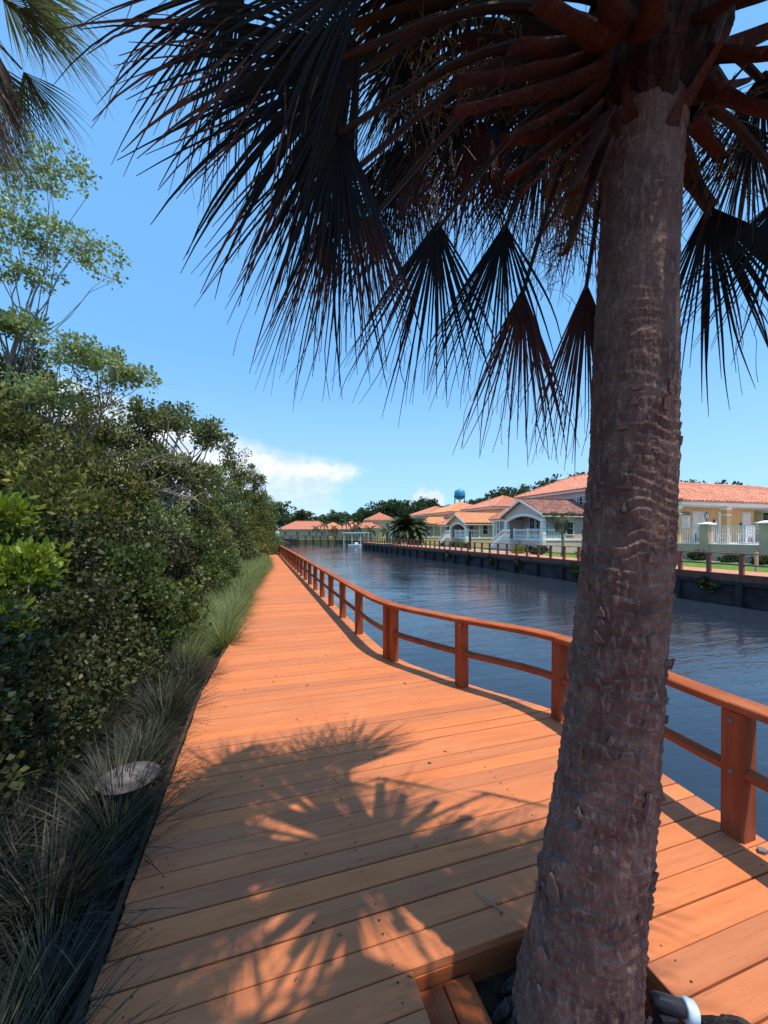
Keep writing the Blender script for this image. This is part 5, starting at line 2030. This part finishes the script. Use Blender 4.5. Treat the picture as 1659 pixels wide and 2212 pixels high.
# creepers hanging over the seawall
for i, (s_, ln) in enumerate(((17.9, 1.0), (18.6, .7), (24.0, .6), (27.5, .55), (31.0, .5), (35.0, .55), (11.5, .5), (14.2, .4))):
    tree('creeper', 'green creeper hanging over the far seawall edge, %s along the wall' % nth(i + 1), 'creeper', st(s_, TF - .14, -.30 - ln),
         [(0, 0, ln * .5, .12, .45, ln * .5), (.0, .2, ln * .9, .12, .3, ln * .25)], 40, 26, .09, .3, M['lf_mid'] if i < 2 else M['lf_dark'], M['dtwig'], .012, 450 + i, 'creepers on the seawall', cr=.14,
         limbs=10, trunk_top=ln, parent_name=('stem', 'foliage'))

# ------------------------------------------------------------------ far trees, tower, bridge, dock, boats
proto = []
for k in range(4):
    rk = random.Random(60 + k)
    bl = [(rk.uniform(-.22, .22), rk.uniform(-.22, .22), rk.uniform(.45, .85), rk.uniform(.16, .26), rk.uniform(.16, .26), rk.uniform(.11, .17)) for _ in range(9)]
    bl.append((0, 0, .55, .3, .3, .25))
    proto.append(tree('far_tree', 'x', 'tree', (0, 0, -50), bl, 170, 26, .035, .42, M['lf_far'], M['dtwig'], .022, 500 + k, 'trees beyond the houses and canal end', cr=.062,
                      limbs=14, twigs=False, trunk_top=.6))
FT = [(592, 1078, 118, 11), (612, 1108, 150, 9), (634, 1112, 156, 9), (652, 1104, 150, 10), (676, 1112, 160, 9), (700, 1108, 152, 9), (722, 1104, 156, 9), (744, 1110, 150, 9),
      (764, 1104, 142, 8), (784, 1092, 126, 8), (803, 1098, 130, 8), (826, 1082, 122, 9), (848, 1084, 126, 8), (872, 1078, 120, 9), (896, 1076, 118, 8), (918, 1082, 124, 8),
      (944, 1088, 130, 8), (964, 1100, 120, 6), (1006, 1102, 118, 6), (1024, 1080, 110, 8), (1050, 1082, 100, 8), (1088, 1046, 84, 8), (1112, 1050, 80, 7), (1142, 1064, 76, 7),
      (1165, 1046, 74, 8), (1190, 1050, 74, 8), (1215, 1040, 72, 7), (1244, 1024, 68, 8), (1280, 1020, 64, 8), (1500, 1032, 62, 6), (1524, 1042, 64, 5), (1640, 1066, 62, 7),
      (1600, 1085, 70, 8), (1650, 1095, 56, 9), (1690, 1080, 60, 9)]
rk = random.Random(15)
for i, (px, py, d, w) in enumerate(FT):
    top = at(px, py, d)
    o = proto[i % 4] if i < 4 else copy_tree(proto[i % 4])
    o.location = (top.x, top.y, GROUND_Z)
    hgt = (top.z - GROUND_Z) / .96
    w_ = max(w, hgt * .75) * 1.35
    o.scale = (w_, w_, hgt)
    o.rotation_euler = (0, 0, rk.uniform(0, 6.28))
    o['label'] = 'round green tree on the skyline beyond canal and houses, %s from the left' % nth(i + 1)

tw = tag(empty('water_tower', gl(992.6, 200)), 'blue steel water tower on legs above the far trees', 'water tower')
MB().lathe([(.3, 18.8), (1.5, 19.0), (2.4, 19.75), (2.75, 20.8), (2.75, 22.5), (2.25, 23.5), (1.15, 24.0), (.15, 24.2)], 28).build('tank', M['blue'], tw, smooth=True)
MB().lathe([(2.78, 20.5), (3.1, 20.55), (3.1, 20.75), (2.78, 20.8)], 28).build('balcony', M['steel'], tw)
for k in range(6):
    a = 2 * math.pi * k / 6 + .3
    MB().tube([(3.6 * math.cos(a), 3.6 * math.sin(a), 0), (2.75 * math.cos(a), 2.75 * math.sin(a), 20.2)], .22, 8).build('leg', M['steel'], tw)
MB().tube([(0, 0, 0), (0, 0, 18.2)], .5, 10).build('riser', M['steel'], tw)
MB().tube([(0, 0, 24.1), (0, 0, 25.0)], .08, 6).build('mast', M['steel'], tw)

bd = 104.0
x0, x1 = gl(608, bd).x, gl(792, bd).x
br = tag(empty('footbridge', (x0, bd, WATER_Z)), 'low dark timber footbridge across the far end of the canal', 'footbridge')
Lb = x1 - x0
MB().box(0, Lb, -.9, .9, .95, 1.15).build('deck', M['wood_dark'], br)
for k in range(12):
    x = .4 + k * (Lb - .8) / 11
    for y in (-.8, .8):
        MB().tube([(x, y, -1.2), (x, y, 2.15)], .13, 6).build('post', M['wood_dark'], br)
for z in (1.6, 2.1):
    MB().box(0, Lb, -.86, -.72, z, z + .12).build('rail', M['wood_dark'], br)
MB().box(-.6, 4.5, -1.6, -1.0, -.8, 1.4).build('abutment', M['pile'], br)

dk = tag(empty('covered_dock', (gl(770, 84).x, 84, WATER_Z)), 'covered boat dock with flat white roof at the seawall end', 'dock')
MB().box(-2.9, 2.9, -1.6, 1.6, 2.85, 3.0).build('roof', M['white'], dk)
for x in (-2.6, -.9, .9, 2.6):
    for y in (-1.4, 1.4):
        MB().tube([(x, y, -1.2), (x, y, 2.86)], .07, 6).build('post', M['white'], dk)
MB().box(-2.9, 2.9, 1.0, 2.4, 1.0, 1.15).build('deck', M['wood_dark'], dk)
rc = MB()
for k in range(14):
    rc.box(-2.8 + k * .42, -2.74 + k * .42, 2.2, 2.26, 1.15, 2.0)
rc.box(-2.9, 2.9, 2.19, 2.27, 2.0, 2.08)
rc.build('rail', M['wood_dark'], dk)


def boat(loc, rz, L, m, label):
    r = tag(empty('boat', loc, rz), label, 'boat')
    n = 9
    vv, ff = [], []
    for i in range(n):
        f = i / (n - 1)
        w = .18 * L * (1 - max(0, f - .45) ** 2 * 3.2)
        w = max(w, .02)
        x = (f - .5) * L
        sh_ = .13 * L + .05 * L * f * f
        vv += [(x, -w, sh_), (x, -w * .75, -.02 * L), (x, 0, -.05 * L), (x, w * .75, -.02 * L), (x, w, sh_), (x, w * .85, sh_ - .03 * L), (x, -w * .85, sh_ - .03 * L)]
    for i in range(n - 1):
        for k in range(7):
            l = (k + 1) % 7
            ff.append((i * 7 + k, i * 7 + l, (i + 1) * 7 + l, (i + 1) * 7 + k))
    ff += [tuple(range(6, -1, -1)), tuple((n - 1) * 7 + k for k in range(7))]
    MB().add(vv, ff).build('hull', m, r)
    MB().bevbox(-.1 * L, .12 * L, -.09 * L, .09 * L, .09 * L, .27 * L, .03).build('cabin', m, r)
    MB().box(-.56 * L, -.5 * L, -.05 * L, .05 * L, -.02, .2 * L).build('outboard', M['black'], r)
    return r


boat(Vector((gl(769, 80).x, 80, WATER_Z + .05)), .1, 3.4, M['boat'], 'small white motor boat moored by the covered dock')
boat(Vector((gl(618, 84).x, 84, WATER_Z + .05)), 1.3, 3.6, M['wood_dark'], 'dark boat moored at the left bank before the footbridge')
